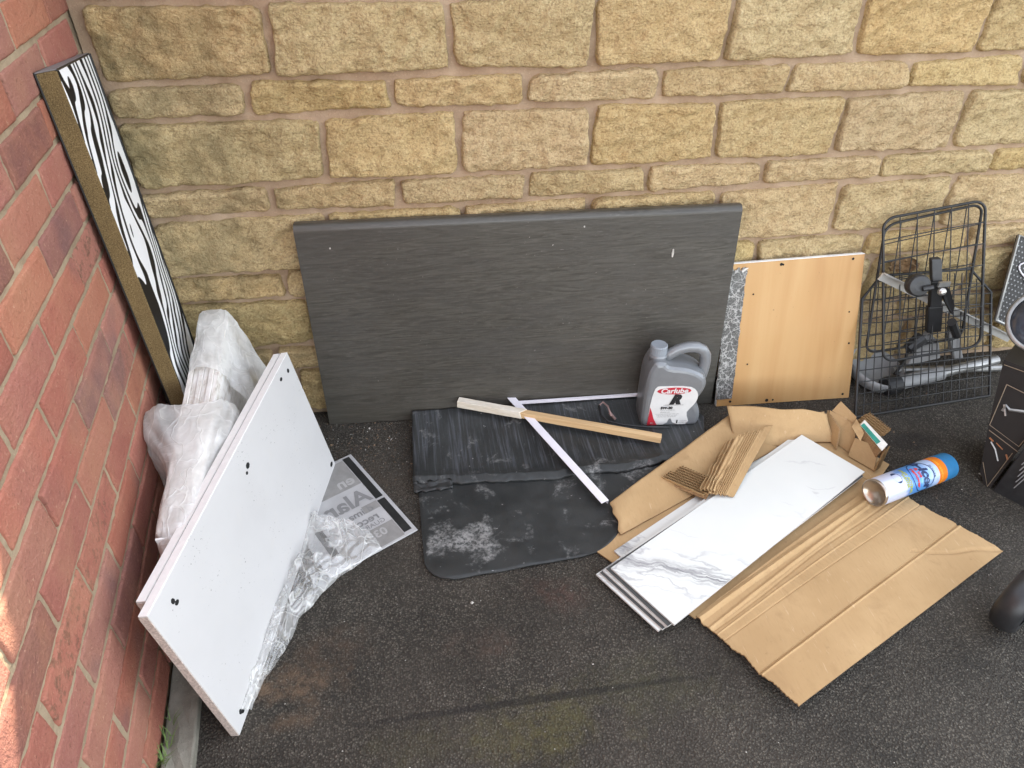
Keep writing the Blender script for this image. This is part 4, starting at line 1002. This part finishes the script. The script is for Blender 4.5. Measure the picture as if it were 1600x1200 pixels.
def flutes(name, parent, o, e1, e2, e3, layers, periods, seed, mat='cardboard'):
    """torn edge: end-on corrugation, one wavy sheet between flat liners per layer"""
    o, e1, e2, e3 = (Vector(x) for x in (o, e1, e2, e3)); m = MB()
    for j in range(layers):
        base = o + e2 * (j / layers); hgt = e2 / layers
        cut = 1.0 - 0.25 * abs(nz((j, seed, 0), 1.7)); st_ = 0.12 * abs(nz((j, seed, 5), 1.3))
        def w(u, v):
            x = st_ + (cut - st_) * u
            return base + e1 * x + hgt * (0.5 + 0.42 * math.sin(x * periods * 6.283 + j * 1.9)) + e3 * (v * (0.8 + 0.3 * nz((x * 9, j, seed), 2.0)))
        m.slab(w, int(periods * 6), 1, e2.normalized() * 0.0005)
        def f(u, v):
            x = st_ + (cut - st_) * u
            return base + e1 * x + e3 * (v * (0.8 + 0.3 * nz((x * 7, j + 9, seed), 2.0))) + e2.normalized() * 0.0012 * nz((x * 12, j, 1), 1.5)
        m.slab(f, 24, 1, e2.normalized() * 0.0008)
    o_ = m.build(name, mat, parent, origin=(1.45, -0.6, 0)); o_['kind'] = 'stuff'
    return o_
p = [Vector(x) for x in [(1.813, -0.339, 0.08), (1.841, -0.415, 0.072), (1.845, -0.324, 0.082), (1.798, -0.482, 0.018), (1.829, -0.453, 0.066)]]
flutes('torn_edge', ct, p[0], p[1] - p[0], (p[2] - p[0]) * 1.5, (0.0, 0.008, -0.022), 6, 14, 2.0)
flutes('torn_edge', ct, p[4] + Vector((-0.002, -0.004, 0)), p[3] - p[4], (0.022, 0.010, 0.004), (0.004, 0.010, -0.008), 4, 11, 6.0)

# ---------------------------------------------------------------- stack of marble-effect tiles
TA = R(29.7); TU = Vector((math.cos(TA), math.sin(TA), 0)); TV = Vector((-math.sin(TA), math.cos(TA), 0)); TC = Vector((1.387, -0.600, 0))
def tile(label, du, dv, da, z, face, L=0.742, W=0.188, bend=0.0):
    rot = Matrix.Rotation(da, 3, 'Z'); u_, v_ = rot @ TU, rot @ TV
    o0 = TC + TU * du + TV * dv + Vector((0, 0, z))
    fn = lambda a, b: o0 + u_ * ((a - 0.5) * L) + v_ * ((b - 0.5) * W) + Vector((0, 0, bend * (a - 0.5) ** 2))
    m = MB(); m.slab(fn, 10, 2, (0, 0, -0.0044), 0, 1)
    o = m.build('floor_tile', [face, 'tile_edge'], origin=o0, frame=Matrix((u_, v_, Vector((0, 0, 1)))).transposed())
    return tag(o, label, 'floor tile', 'stack of marble-effect floor tiles')
tile('white marble-effect floor tile with grey veins, topmost of the stack', 0.0, 0.0, 0.0, 0.0365, 'marble_print')
tile('floor tile lying dark back upwards directly under the top marble tile', -0.009, 0.002, -0.016, 0.0312, 'tile_back')
tile('white floor tile third from the top, peeping out round the dark one', -0.012, 0.014, 0.008, 0.0262, 'marble_print', bend=0.0)
tile('floor tile fourth from the top, lying dark back upwards below the white one', -0.019, 0.016, 0.006, 0.0213, 'tile_back')
tile('white floor tile second from the bottom of the stack, showing along the near short edge', -0.026, 0.020, 0.004, 0.0165, 'marble_print')
tile('lowest white floor tile, slid out furthest to the left over the cardboard', 0.035, 0.040, -0.012, 0.0118, 'marble_print', 0.70)

# ---------------------------------------------------------------- torn corrugated strip on the tiles
cs = empty('corrugated_strip', (1.33, -0.5, 0.04), 'torn strip of corrugated cardboard with exposed ridges lying on the tile stack', 'cardboard strip')
c0 = [Vector(x) for x in [(1.316, -0.522, 0.05), (1.379, -0.537, 0.044), (1.585, -0.309, 0.06), (1.471, -0.332, 0.066)]]
cq = quad(*c0)
def corr(u, v):
    P = cq(u, v); jag = 0.006 * nz((u * 8, 0, 1), 2.2) + 0.004 * nz((u * 26, 0, 1), 2.0)
    if v < 0.06: P = P + (c0[0] - c0[3]).normalized() * jag
    if v > 0.94 and u < 0.75: P = P + (c0[3] - c0[0]).normalized() * (jag * 2 - 0.012)
    rid = 0.8 * math.sin(u * 13.5 * 6.283) if 0.30 < u < 0.66 else 0.35 * math.sin(u * 40) if u < 0.72 else (-0.6 if u > 0.80 else 0.0)
    P.z += 0.0024 * rid + 0.006 * math.sin(math.pi * v) + 0.003 * nz(P, 16, 3)
    return P
m = MB(); m.slab(corr, 130, 26, (0, 0, -0.0015), 0, 1); m.build('ridged_sheet', ['cardboard', 'card_core'], cs, origin=(1.33, -0.5, 0), smooth=False)
c1 = [Vector(x) for x in [(1.297, -0.506, 0.05), (1.33, -0.526, 0.052), (1.49, -0.341, 0.062), (1.429, -0.35, 0.048)]]
c1q = quad(*c1)
def crum(u, v):
    P = c1q(u, v); P.z += 0.006 * math.sin(u * 3.1) + 0.0045 * math.sin(u * 31 + v * 4) + 0.006 * fbm(P, 24, 1.0); P.x += 0.005 * nz(P, 30, 5); return P
m = MB(); m.slab(crum, 40, 30, (0, 0, -0.0015), 0, 1); m.build('crumpled_liner', ['cardboard', 'card_core'], cs, origin=(1.33, -0.5, 0))
p = [Vector(x) for x in [(1.221, -0.438, 0.04), (1.313, -0.523, 0.04), (1.269, -0.422, 0.052), (1.338, -0.5, 0.052)]]
flutes('torn_edge', cs, p[0], p[1] - p[0], (p[2] - p[0]) * 1.25, (0.004, 0.006, -0.016), 8, 17, 4.0)
m = MB(); fq3 = quad(p[0] - Vector((0, 0, .014)), p[1] - Vector((0, 0, .012)), p[3] - Vector((0, 0, .010)), p[2] - Vector((0, 0, .014)))
m.slab(lambda u, v: fq3(u, v) + Vector((0.003 * nz((u * 9, v * 9, 0), 1.4), 0, 0)), 12, 6, (0, 0, -0.002)); m.build('backing', 'card_core', cs)

# ---------------------------------------------------------------- aerosol can
def m_can():
    t = NT('can_print'); o = t.obj(); z = t.xyz(o)[2]
    cloud = t.noise(t.mapping(o, (1, 1, 1)), 26, 4, 0.55)
    k = t.math('MULTIPLY_ADD', cloud, 0.09, z)
    c = t.ramp(t.math('MULTIPLY', k, 3.4), [(0.0, (0.58, 0.60, 0.70)), (0.38, (0.50, 0.56, 0.72)), (0.47, (0.07, 0.22, 0.56)), (0.62, (0.10, 0.30, 0.64)), (0.74, (0.42, 0.54, 0.76)), (0.90, (0.45, 0.56, 0.78))])
    c = t.mix(t.ramp(z, [(0.193, 0.0), (0.1931, 1.0)], 'CONSTANT'), c, (0.75, 0.20, 0.015))
    t.bsdf(c, 0.28, 0.15, None, 0.5); MAT['can_print'] = t.m
m_can()
simple('can_blue', (0.022, 0.155, 0.33), 0.4, 0, 30, 0.1); simple('can_steel', (0.42, 0.37, 0.31), 0.28, 0.85, 25, 0.2); simple('print_navy', (0.012, 0.03, 0.10), 0.4); simple('print_red', (0.50, 0.035, 0.03), 0.4); simple('print_olive', (0.33, 0.37, 0.06), 0.4); simple('print_orange', (0.85, 0.36, 0.03), 0.4)
ca_, cb2 = (Vector(x) for x in [(1.72, -0.591, 0.058), (1.981, -0.511, 0.041)])
ca = (cb2 - ca_).normalized(); CL = (cb2 - ca_).length; CR = 0.0350
cn = empty('aerosol_can', ca_, 'white and blue aerosol can with blue cap lying on its side on the carton', 'aerosol can')
tw = (Vector((0.6355, -1.6987, 1.336)) - (ca_ + cb2) / 2); ce = (tw - ca * tw.dot(ca)).normalized(); cr_ = ca.cross(ce)
fr = Matrix((cr_, -ce, ca)).transposed()
bodyL = CL - 0.048
m = MB(); m.lathe(ca_, ca, [(CR - 0.0012, 0.004), (CR, 0.006), (CR, bodyL)], 48); cnb = m.build('body', 'can_print', cn, origin=ca_, frame=fr, smooth=True)
m = MB(); m.lathe(ca_, ca, [(0.0, 0.014), (0.014, 0.012), (0.024, 0.007), (0.0305, 0.001), (0.0322, -0.002), (0.0348, -0.0015), (0.0358, 0.0015), (0.0350, 0.006)], 48); m.build('base_rim', 'can_steel', cn, smooth=True)
m = MB(); m.lathe(ca_, ca, [(CR - 0.001, bodyL - 0.001), (CR + 0.0006, bodyL), (CR + 0.0006, bodyL + 0.014), (CR - 0.0005, bodyL + 0.0145), (CR - 0.0005, CL - 0.005), (CR - 0.004, CL - 0.0008), (CR - 0.008, CL), (0.0, CL)], 48); m.build('cap', 'can_blue', cn, smooth=False)
def wrapc(pts, fs, name, mat, h0, ang0=0.0, r=CR + 0.0005):
    m = MB(); out = []
    for v in pts:
        an = ang0 + v.x / CR
        out.append(ca_ + ca * (h0 + v.y) + (ce * math.cos(an) + cr_ * math.sin(an)) * r)
    m.add(out, fs); m.build(name, mat, cnb)
def ctext(s, size, h, mat, ang=0.0, shear=0.0, bold=0.0, r=CR + 0.0008):
    vs, fs = text2d(s, size, shear, bold); wrapc(vs, fs, 'lettering', mat, h, ang, r)
def ring(a, b, w, h, mat, name='printed_oval', fill=False):
    n = 44; vs = []; fs = []
    for k in range(n):
        t = 2 * math.pi * k / n; vs += [Vector((a * math.cos(t), b * math.sin(t), 0)), Vector(((a - w) * math.cos(t), (b - w) * math.sin(t), 0))]
    for k in range(n): fs.append((2 * k, 2 * ((k + 1) % n), 2 * ((k + 1) % n) + 1, 2 * k + 1))
    wrapc(vs, fs, name, mat, h, 0.05)
ring(0.046, 0.038, 0.0026, 0.138, 'print_navy')
ctext('de-icer', 0.038, 0.148, 'print_navy', -0.40, 0.2, 0.0018); ctext('& ice', 0.014, 0.130, 'print_red', -0.25, 0, 0.0006); ctext('remover', 0.015, 0.117, 'print_red', 0.05, 0, 0.0006)
ctext('POWER', 0.010, 0.176, 'print_navy'); ctext('FAST ACTING', 0.0115, 0.088, 'print_olive', 0.0, 0, 0.0006); ctext('WINTER', 0.010, 0.078, 'print_olive', 0.0, 0, 0.0005)
ctext('ICE FREE WINDOWS', 0.0095, 0.2035, 'print_orange', 0.0, 0, 0.0004)
n = 30; wrapc([Vector((0.017 * math.cos(2 * math.pi * k / n), 0.012 * math.sin(2 * math.pi * k / n), 0)) for k in range(n)], [tuple(range(n))], 'printed_oval', 'print_navy', 0.058, -0.45)

# ---------------------------------------------------------------- folded wire basket and things behind it
def wires(name, parent, corners, nu, nv, r, frame_path, wire_r, skip=None):
    f = quad(*corners)
    m = MB(); path = [f(u, v) for u, v in frame_path]; m.tube(path + [path[0]], r, 8, caps=False); m.build('frame', 'wire_black', parent, smooth=True)
    inside = lambda u, v: True if skip is None else skip(u, v)
    for k in range(1, nu):
        u = k / nu; vs = [v / 40 for v in range(41) if inside(u, v / 40)]
        m = MB(); m.tube([f(u + 0.004 * nz((u * 7, v, 1), 3), v) for v in (vs[0], (vs[0] + vs[-1]) / 2, vs[-1])], wire_r, 6); m.build('wire', 'wire_black', parent)
    for k in range(1, nv):
        v = k / nv; us = [u / 40 for u in range(41) if inside(u / 40, v)]
        off = (f(0.5, 0.5) - f(0.5, 0.5)); m = MB()
        nrm = (corners[1] - corners[0]).cross(corners[3] - corners[0]).normalized() * wire_r * 1.7
        m.tube([f(us[0], v) + nrm, f((us[0] + us[-1]) / 2, v + 0.003) + nrm, f(us[-1], v) + nrm], wire_r, 6); m.build('wire', 'wire_black', parent)
def rounded(r, n=6, aspect=1.0):
    pts = []
    for cx, cy, a0 in ((1 - r, 1 - r * aspect, 0), (r, 1 - r * aspect, 90), (r, r * aspect, 180), (1 - r, r * aspect, 270)):
        for k in range(n + 1):
            a = R(a0 + 90 * k / n); pts.append((cx + r * math.cos(a), cy + r * aspect * math.sin(a)))
    return pts
bk = empty('wire_basket', (2.12, -0.15, 0.0), 'folded black wire basket leaning on the stone wall beside the beech board', 'wire basket')
fc = [Vector(x) for x in [(1.88, -0.25, 0.004), (2.343, -0.213, 0.004), (2.337, -0.035, 0.333), (1.921, -0.035, 0.351)]]
wires('front', bk, fc, 17, 12, 0.0042, [(0, 0), (1, 0), (1, 0.84), (0.83, 1.03), (0.13, 1.0), (0, 0.84)], 0.0016, lambda u, v: v <= 0.84 + 0.17 * min(1, u / 0.14) if u < 0.14 else v <= 1.01 - 0.17 * max(0, (u - 0.83) / 0.17))
tc = [Vector(x) for x in [(1.969, -0.175, 0.14), (2.269, -0.175, 0.169), (2.22, -0.03, 0.563), (1.926, -0.03, 0.525)]]
wires('tall', bk, tc, 6, 7, 0.0040, rounded(0.12, 6, 0.6), 0.0016)
td = [Vector(x) for x in [(1.938, -0.13, 0.144), (2.239, -0.13, 0.17), (2.224, -0.022, 0.549), (1.945, -0.022, 0.502)]]
wires('tall', bk, td, 6, 7, 0.0038, rounded(0.12, 6, 0.6), 0.0015)

simple('bright_bar', (0.50, 0.49, 0.46), 0.35, 0.3, 50, 0.1)
br_ = empty('bracket', (2.059, -0.17, 0.336), 'black plastic clamp bracket with round knob and chrome bolt hanging in the wire basket', 'bracket')
kc = Vector((1.987, -0.19, 0.389)); ks = Vector((2.047, -0.17, 0.377))
m = MB(); m.lathe(kc + Vector((0, 0.03, 0)), (-0.25, -1, 0.35), [(0, 0), (0.027, 0.0), (0.030, 0.004), (0.030, 0.026), (0.026, 0.032), (0.014, 0.034), (0, 0.033)], 28); m.build('knob', 'black_plastic', br_, smooth=False)
m = MB(); m.tube([kc + Vector((-0.004, -0.008, 0.006)), kc + Vector((0.020, -0.014, 0.012))], 0.007, 10); m.build('knob_lever', 'black_plastic', br_)
pts = [(2.034, -0.15, 0.455), (2.045, -0.17, 0.397), (2.083, -0.16, 0.307), (2.131, -0.14, 0.205)]
m = MB()
for a, b, w in ((pts[0], pts[1], 0.030), (pts[1], pts[2], 0.036), (pts[2], pts[3], 0.046)):
    a, b = Vector(a), Vector(b); s = Vector((w / 2, 0, 0)); d = Vector((0, 0.016, 0)); m.hexa([b - s, b + s, b + s + d, b - s + d], [a - s, a + s, a + s + d, a - s + d])
m.build('arm', 'black_plastic', br_, bevel=0.003)
pts = [Vector(x) for x in [(2.053, -0.18, 0.394), (2.083, -0.18, 0.376), (2.131, -0.17, 0.313), (2.145, -0.16, 0.277), (2.092, -0.17, 0.333)]]
m = MB(); m.add(pts + [p + Vector((0, 0.012, 0)) for p in pts], [(4, 3, 2, 1, 0), (5, 6, 7, 8, 9)] + [(i, (i + 1) % 5, 5 + (i + 1) % 5, 5 + i) for i in range(5)]); m.build('hook', 'black_plastic', br_)
b0 = Vector((2.044, -0.195, 0.381)); m = MB(); m.lathe(b0, (0, -1, 0.3), [(0, 0), (0.011, 0), (0.011, 0.006), (0.007, 0.012), (0, 0.014)], 16); m.box(b0 + Vector((0.0, 0.0, 0.022)), (0.034, 0.006, 0.014)); m.build('bolt', 'aluminium', br_)
a, b = (Vector(x) for x in [(2.153, -0.16, 0.252), (2.21, -0.14, 0.188)]); m = MB(); m.tube([a, b], [0.013, 0.012], 8); m.build('strap_end', 'black_plastic', br_)
a, b = (Vector(x) for x in [(1.924, -0.1, 0.385), (2.461, -0.085, 0.115)])
al_ = empty('metal_bar', (a + b) / 2, 'silver angled aluminium bar slanting behind the wire basket', 'metal bar')
m = MB(); d = (b - a).normalized(); s = Vector((0, 0, 1)); s = (s - d * s.dot(d)).normalized() * 0.011; k = Vector((0.0, 0.004, 0))
m.hexa([a - s, b - s, b - s + k, a - s + k], [a + s, b + s, b + s + k, a + s + k]); m.build('web', 'bright_bar', al_)
m = MB(); m.hexa([a + s - k * 3, b + s - k * 3, b + s - k * .01, a + s - k * .01], [p + s * 0.25 for p in (a + s - k * 3, b + s - k * 3, b + s - k * .01, a + s - k * .01)]); m.build('flange', 'bright_bar', al_)
a, b = (Vector(x) for x in [(2.064, -0.145, 0.028), (2.424, -0.106, 0.055)])
pi_ = empty('steel_tube', a, 'dull steel telescopic tube lying on the ground behind the wire basket', 'tube')
m = MB(); m.tube([a, lerp(a, b, 0.45)], 0.022, 18); m.build('outer_tube', 'pale_grey_plastic', pi_, smooth=False)
m = MB(); m.tube([lerp(a, b, 0.44), b], 0.016, 18); m.build('inner_tube', 'dull_steel', pi_, smooth=False)
m = MB(); m.tube([lerp(a, b, -0.10), lerp(a, b, 0.03)], 0.028, 18); m.build('collar', 'black_plastic', pi_)
a, b = (Vector(x) for x in [(2.094, -0.102, 0.03), (2.405, -0.134, 0.02)]); m = MB(); m.tube([a + Vector((0, 0.02, 0)), b + Vector((0.05, 0.03, 0))], 0.012, 12); m.build('lower_tube', 'dull_steel', pi_)
g0 = Vector((2.031, -0.102, 0.0))
gt = empty('plastic_tray', g0, 'pale grey rounded plastic tray end behind the wire basket next to the beech board', 'tray')
m = MB()
m.lathe(g0 + Vector((0.0, 0.03, 0.006)), (0.15, -0.2, 1.0), [(0.0, 0.0), (0.060, 0.0), (0.078, 0.010), (0.086, 0.032), (0.088, 0.050), (0.084, 0.050), (0.074, 0.014), (0, 0.006)], 36); m.build('shell', 'pale_grey_plastic', gt, smooth=True)
hp_ = empty('plastic_shroud', (2.218, -0.096, 0.0), 'two grey moulded plastic fins standing behind the wire basket', 'plastic part')
for pts in ([(2.096, -0.13, 0.081), (2.2, -0.13, 0.099), (2.181, -0.12, 0.153), (2.142, -0.11, 0.184), (2.116, -0.12, 0.148)], [(2.261, -0.12, 0.081), (2.291, -0.12, 0.083), (2.257, -0.11, 0.151), (2.234, -0.1, 0.204), (2.212, -0.11, 0.166)]):
    pts = [Vector(p) for p in pts]; m = MB(); m.add(pts + [p + Vector((0, 0.02, 0)) for p in pts], [(4, 3, 2, 1, 0), (5, 6, 7, 8, 9)] + [(i, (i + 1) % 5, 5 + (i + 1) % 5, 5 + i) for i in range(5)]); m.build('fin', 'grey_plastic', hp_, bevel=0.004)
m = MB(); q0, q1 = (Vector(x) for x in [(2.073, -0.13, 0.147), (2.114, -0.12, 0.175)]); m.tube([q0, q1], [0.016, 0.022], 10); m.build('grip', 'black_plastic', hp_); m = MB(); m.tube([Vector(x) for x in [(2.09, -0.101, 0.03), (2.14, -0.064, 0.06), (2.145, -0.055, 0.09)]], 0.005, 8); m.build('hose', 'black_plastic', hp_)
lf0 = Vector((2.031, -0.03, 0.381)); m = MB()
m.grid(lambda u, v: lf0 + Vector(((u - .5) * 0.085, -0.012 + 0.010 * math.sin(u * 5) + 0.012 * nz((u * 3, v * 3, 0), 2.0), (v - .5) * 0.05 * (0.35 + 0.65 * math.sin(math.pi * u)) + 0.012 * nz((u * 7, 0, v), 1.5))), 14, 8)
tag(m.build('dead_leaf', 'dry_leaf'), 'dry brown leaf caught behind the top of the wire basket', 'leaf')

# ---------------------------------------------------------------- things cut off by the right edge
dp = [Vector(x) for x in [(2.361, -0.1, 0.203), (2.601, -0.1, 0.087), (2.599, -0.035, 0.366), (2.373, -0.035, 0.448)]]
dr = empty('dotted_panel', dp[0], 'black studded panel with white leaf outline and grey rim at the right edge', 'panel')
dq = quad(*dp); dn_ = (dp[1] - dp[0]).cross(dp[3] - dp[0]).normalized()
if dn_.y > 0: dn_ = -dn_
m = MB(); m.slab(dq, 2, 2, -dn_ * 0.008); m.build('panel', 'black_plastic', dr)
m = MB(); m.tube([dq(0, 0), dq(0, 1), dq(1, 1), dq(1, 0), dq(0, 0)], 0.005, 8); m.build('rim', 'dull_steel', dr)
m = MB(); sp_, fs_ = [], []
for i in range(16):
    for j in range(18):
        P = dq((i + 0.5 + 0.5 * (j % 2)) / 17, (j + 0.5) / 18.5); m.lathe(P, dn_, [(0.0028, 0.0), (0.0022, 0.0018), (0.0, 0.0024)], 6)
o_ = m.build('stud', 'pale_grey_plastic', dr); o_['kind'] = 'stuff'
m = MB(); lp = [dq(0.62 - 0.50 * math.sin(math.pi * t) * (1 if t < .5 else 1), 0.50 + 0.36 * t) for t in [k / 12 for k in range(13)]]
m.tube([p + dn_ * 0.003 for p in lp], 0.0022, 6); lp = [dq(0.62 - 0.55 * (t * (1.6 - t)), 0.50 + 0.20 * math.sin(t * 3.0)) for t in [k / 12 for k in range(13)]]; m.tube([p + dn_ * 0.003 for p in lp], 0.0022, 6); m.build('leaf_outline', 'white_plastic', dr)
simple('carton_black', (0.011, 0.0105, 0.010), 0.5, 0, 20, 0.2, 0.1, 0.002, 0.3); simple('gold_line', (0.20, 0.15, 0.10), 0.5); simple('print_orange_dull', (0.28, 0.10, 0.03), 0.5)
YC = -0.545
cf = [Vector(x) for x in [(2.074, -0.572, -0.014), (2.066, -0.532, 0.028), (2.078, -0.48, 0.146), (2.097, -0.417, 0.303), (2.208, -0.596, 0.312), (2.208, -0.613, 0.284), (2.123, -0.556, 0.145)]]
cx_ = empty('printed_carton', cf[0], 'black printed carton with thin gold lines and a chrome tap picture at the right edge', 'carton')
m = MB(); k = len(cf); ext = Vector((0.16, 0.12, 0.0))
m.add(cf + [p + ext for p in cf], [tuple(range(k))[::-1], tuple(range(k, 2 * k))] + [(i, (i + 1) % k, k + (i + 1) % k, k + i) for i in range(k)]); m.build('box', 'carton_black', cx_)
ccen = (Vector((0.6355, -1.6987, 1.336)) - cf[2]).normalized() * 0.0025
def cline(name, pts, r, mat):
    m = MB(); m.tube([Vector(p) + ccen for p in pts], r, 5); m.build(name, mat, cx_)
cline('gold_line', [(2.101, -0.454, 0.251), (2.122, -0.49, 0.249), (2.152, -0.541, 0.249)], 0.0012, 'gold_line'); cline('gold_line', [(2.101, -0.454, 0.251), (2.079, -0.483, 0.144), (2.115, -0.554, 0.127), (2.152, -0.547, 0.238)], 0.0012, 'gold_line')
cline('gold_line', [(2.078, -0.489, 0.132), (2.114, -0.559, 0.114)], 0.0010, 'gold_line'); cline('gold_line', [(2.07, -0.524, 0.052), (2.075, -0.564, 0.001), (2.107, -0.554, 0.106)], 0.0010, 'gold_line')
cline('gold_line', [(2.098, -0.424, 0.292), (2.122, -0.463, 0.295), (2.159, -0.522, 0.3)], 0.0010, 'gold_line')
cline('tap_picture', [(2.095, -0.483, 0.189), (2.1, -0.481, 0.205), (2.104, -0.492, 0.199), (2.122, -0.515, 0.209), (2.152, -0.552, 0.23)], 0.0042, 'dull_steel'); cline('tap_picture', [(2.097, -0.477, 0.205), (2.099, -0.494, 0.181)], 0.0028, 'dull_steel')
cline('tap_picture', [(2.08, -0.508, 0.108), (2.086, -0.524, 0.095), (2.089, -0.544, 0.072)], 0.0022, 'dull_steel'); cline('orange_print', [(2.079, -0.5, 0.115), (2.083, -0.511, 0.111)], 0.0022, 'print_orange_dull'); cline('orange_print', [(2.099, -0.547, 0.096), (2.101, -0.556, 0.086)], 0.0022, 'print_orange_dull'); cline('orange_print', [(2.087, -0.517, 0.111), (2.095, -0.535, 0.103)], 0.0014, 'print_orange_dull')
kk = [Vector(x) for x in [(2.079, -0.58, -0.024), (2.121, -0.649, -0.011), (2.167, -0.725, 0.003), (2.124, -0.624, 0.248), (2.094, -0.584, 0.158), (2.079, -0.578, -0.004)]]
kcase = empty('plastic_case', kk[1], 'black plastic case with vent slots standing below the printed carton', 'case')
m = MB(); k = len(kk); ext = Vector((0.16, 0.10, 0.0))
m.add(kk + [p + ext for p in kk], [tuple(range(k)), tuple(range(k, 2 * k))[::-1]] + [(i, k + i, k + (i + 1) % k, (i + 1) % k) for i in range(k)]); m.build('shell', 'black_plastic', kcase, bevel=0.003)
for pts in [[(2.098, -0.611, 0.039), (2.104, -0.617, 0.076), (2.121, -0.637, 0.15)], [(2.097, -0.608, 0.057), (2.104, -0.614, 0.093), (2.119, -0.632, 0.164)], [(2.097, -0.605, 0.074), (2.103, -0.611, 0.11), (2.117, -0.626, 0.178)], [(2.096, -0.602, 0.092), (2.102, -0.608, 0.127), (2.114, -0.62, 0.192)], [(2.096, -0.599, 0.109), (2.102, -0.605, 0.144), (2.112, -0.615, 0.205)]]:
    m = MB(); m.tube([Vector(p) for p in pts], 0.0014, 5); m.build('vent_slot', 'grey_plastic', kcase)
gl0 = Vector((2.181, -0.4, 0.397))
simple('dark_glass', (0.05, 0.058, 0.075), 0.08, 0.3, 9, 0.8, 0.3, 0.004)
gw = empty('glass_lid', gl0, 'domed glass lid with chrome rim cut off by the right edge', 'lid')
ax_ = (Vector((0.6355, -1.6987, 1.336)) - gl0).normalized() + Vector((0.0, 0.0, 0.25))
m = MB(); m.lathe(gl0, ax_, [(0.072, 0.0), (0.066, 0.012), (0.05, 0.022), (0.028, 0.028), (0.0, 0.030)], 36); m.build('dome', 'dark_glass', gw, smooth=True)
m = MB(); m.lathe(gl0, ax_, [(0.070, -0.004), (0.080, -0.006), (0.083, 0.0), (0.080, 0.006), (0.072, 0.004)], 40); m.build('rim', 'dull_steel', gw, smooth=True)
w0 = Vector((1.824, -0.965, 0.05)); wdir = Vector((0.88, 0.45, 0)).normalized(); wax = Vector((wdir.y, -wdir.x, 0.0)).normalized()
wl = empty('wheel', (w0.x, w0.y, 0), 'black rubber wheel cut off by the right edge below the cardboard', 'wheel')
wc = Vector((w0.x, w0.y, 0.075)) + wdir * 0.022 - wax * 0.015
m = MB(); m.lathe(wc, wax, [(0.046, -0.026), (0.062, -0.027), (0.071, -0.020), (0.075, -0.007), (0.075, 0.007), (0.071, 0.020), (0.062, 0.027), (0.046, 0.026)], 40); m.build('tyre', 'black_plastic', wl, smooth=True)
m = MB(); m.lathe(wc, wax, [(0.0, 0.014), (0.012, 0.016), (0.014, 0.008), (0.042, 0.006), (0.046, 0.024), (0.046, -0.024), (0.0, -0.024)], 32); m.build('hub', 'hole_black', wl)

# ---------------------------------------------------------------- grass tuft, grit and litter
gp = Vector((0.111, -0.976, 0.02)); m = MB()
for k in range(46):
    a = random.uniform(0, 6.28); L = random.uniform(0.015, 0.055); b = gp + Vector((random.gauss(0, 0.005), random.gauss(0, 0.030), -0.004)); ln = Vector((math.cos(a) * 0.5 + 0.15, math.sin(a) * 0.6, random.uniform(0.6, 1.4))).normalized()
    sd_ = Vector((-math.sin(a), math.cos(a), 0)) * 0.0009; mid = b + ln * L * 0.6; tip = b + ln * L + Vector((math.cos(a), math.sin(a), -0.5)) * L * 0.25
    m.add([b - sd_, b + sd_, mid + sd_ * .8, mid - sd_ * .8, tip], [(0, 1, 2, 3), (3, 2, 4)])
tag(m.build('grass_tuft', 'grass'), 'small tuft of green grass growing between the brick wall and the edging', 'grass tuft')
def chips(name, mat, n, area, s0, s1, dens=None):
    m = MB()
    for _ in range(n):
        for _t in range(12):
            x, y = random.uniform(area[0], area[1]), random.uniform(area[2], area[3])
            if dens is None or random.random() < dens(x, y): break
        s = random.uniform(s0, s1) * (2.2 if random.random() < 0.06 else 1.0); a = random.uniform(0, 6.28); c = Vector((x, y, 0.0005))
        pts = [c + Vector((math.cos(a + t) * s * random.uniform(.5, 1.2), math.sin(a + t) * s * random.uniform(.5, 1.2), 0)) for t in (0, 1.6, 3.1, 4.7)]
        m.add(pts + [c + Vector((0, 0, s * random.uniform(0.5, 1.0)))], [(0, 1, 4), (1, 2, 4), (2, 3, 4), (3, 0, 4)])
    o = m.build(name, mat, origin=(0, 0, 0)); o['kind'] = 'stuff'; return o
near_wall = lambda x, y: 0.10 + 0.7 * math.exp((y + 0.02) / 0.05) + 0.9 * math.exp(-((x - 0.5) / 0.22) ** 2 - ((y + 0.15) / 0.16) ** 2)
chips('grit', 'chip_pale', 330, (0.2, 2.2, -1.2, -0.02), 0.0010, 0.0022, near_wall)
chips('dirt_crumbs', 'chip_brown', 750, (0.3, 2.3, -0.6, -0.01), 0.0012, 0.0030, near_wall)
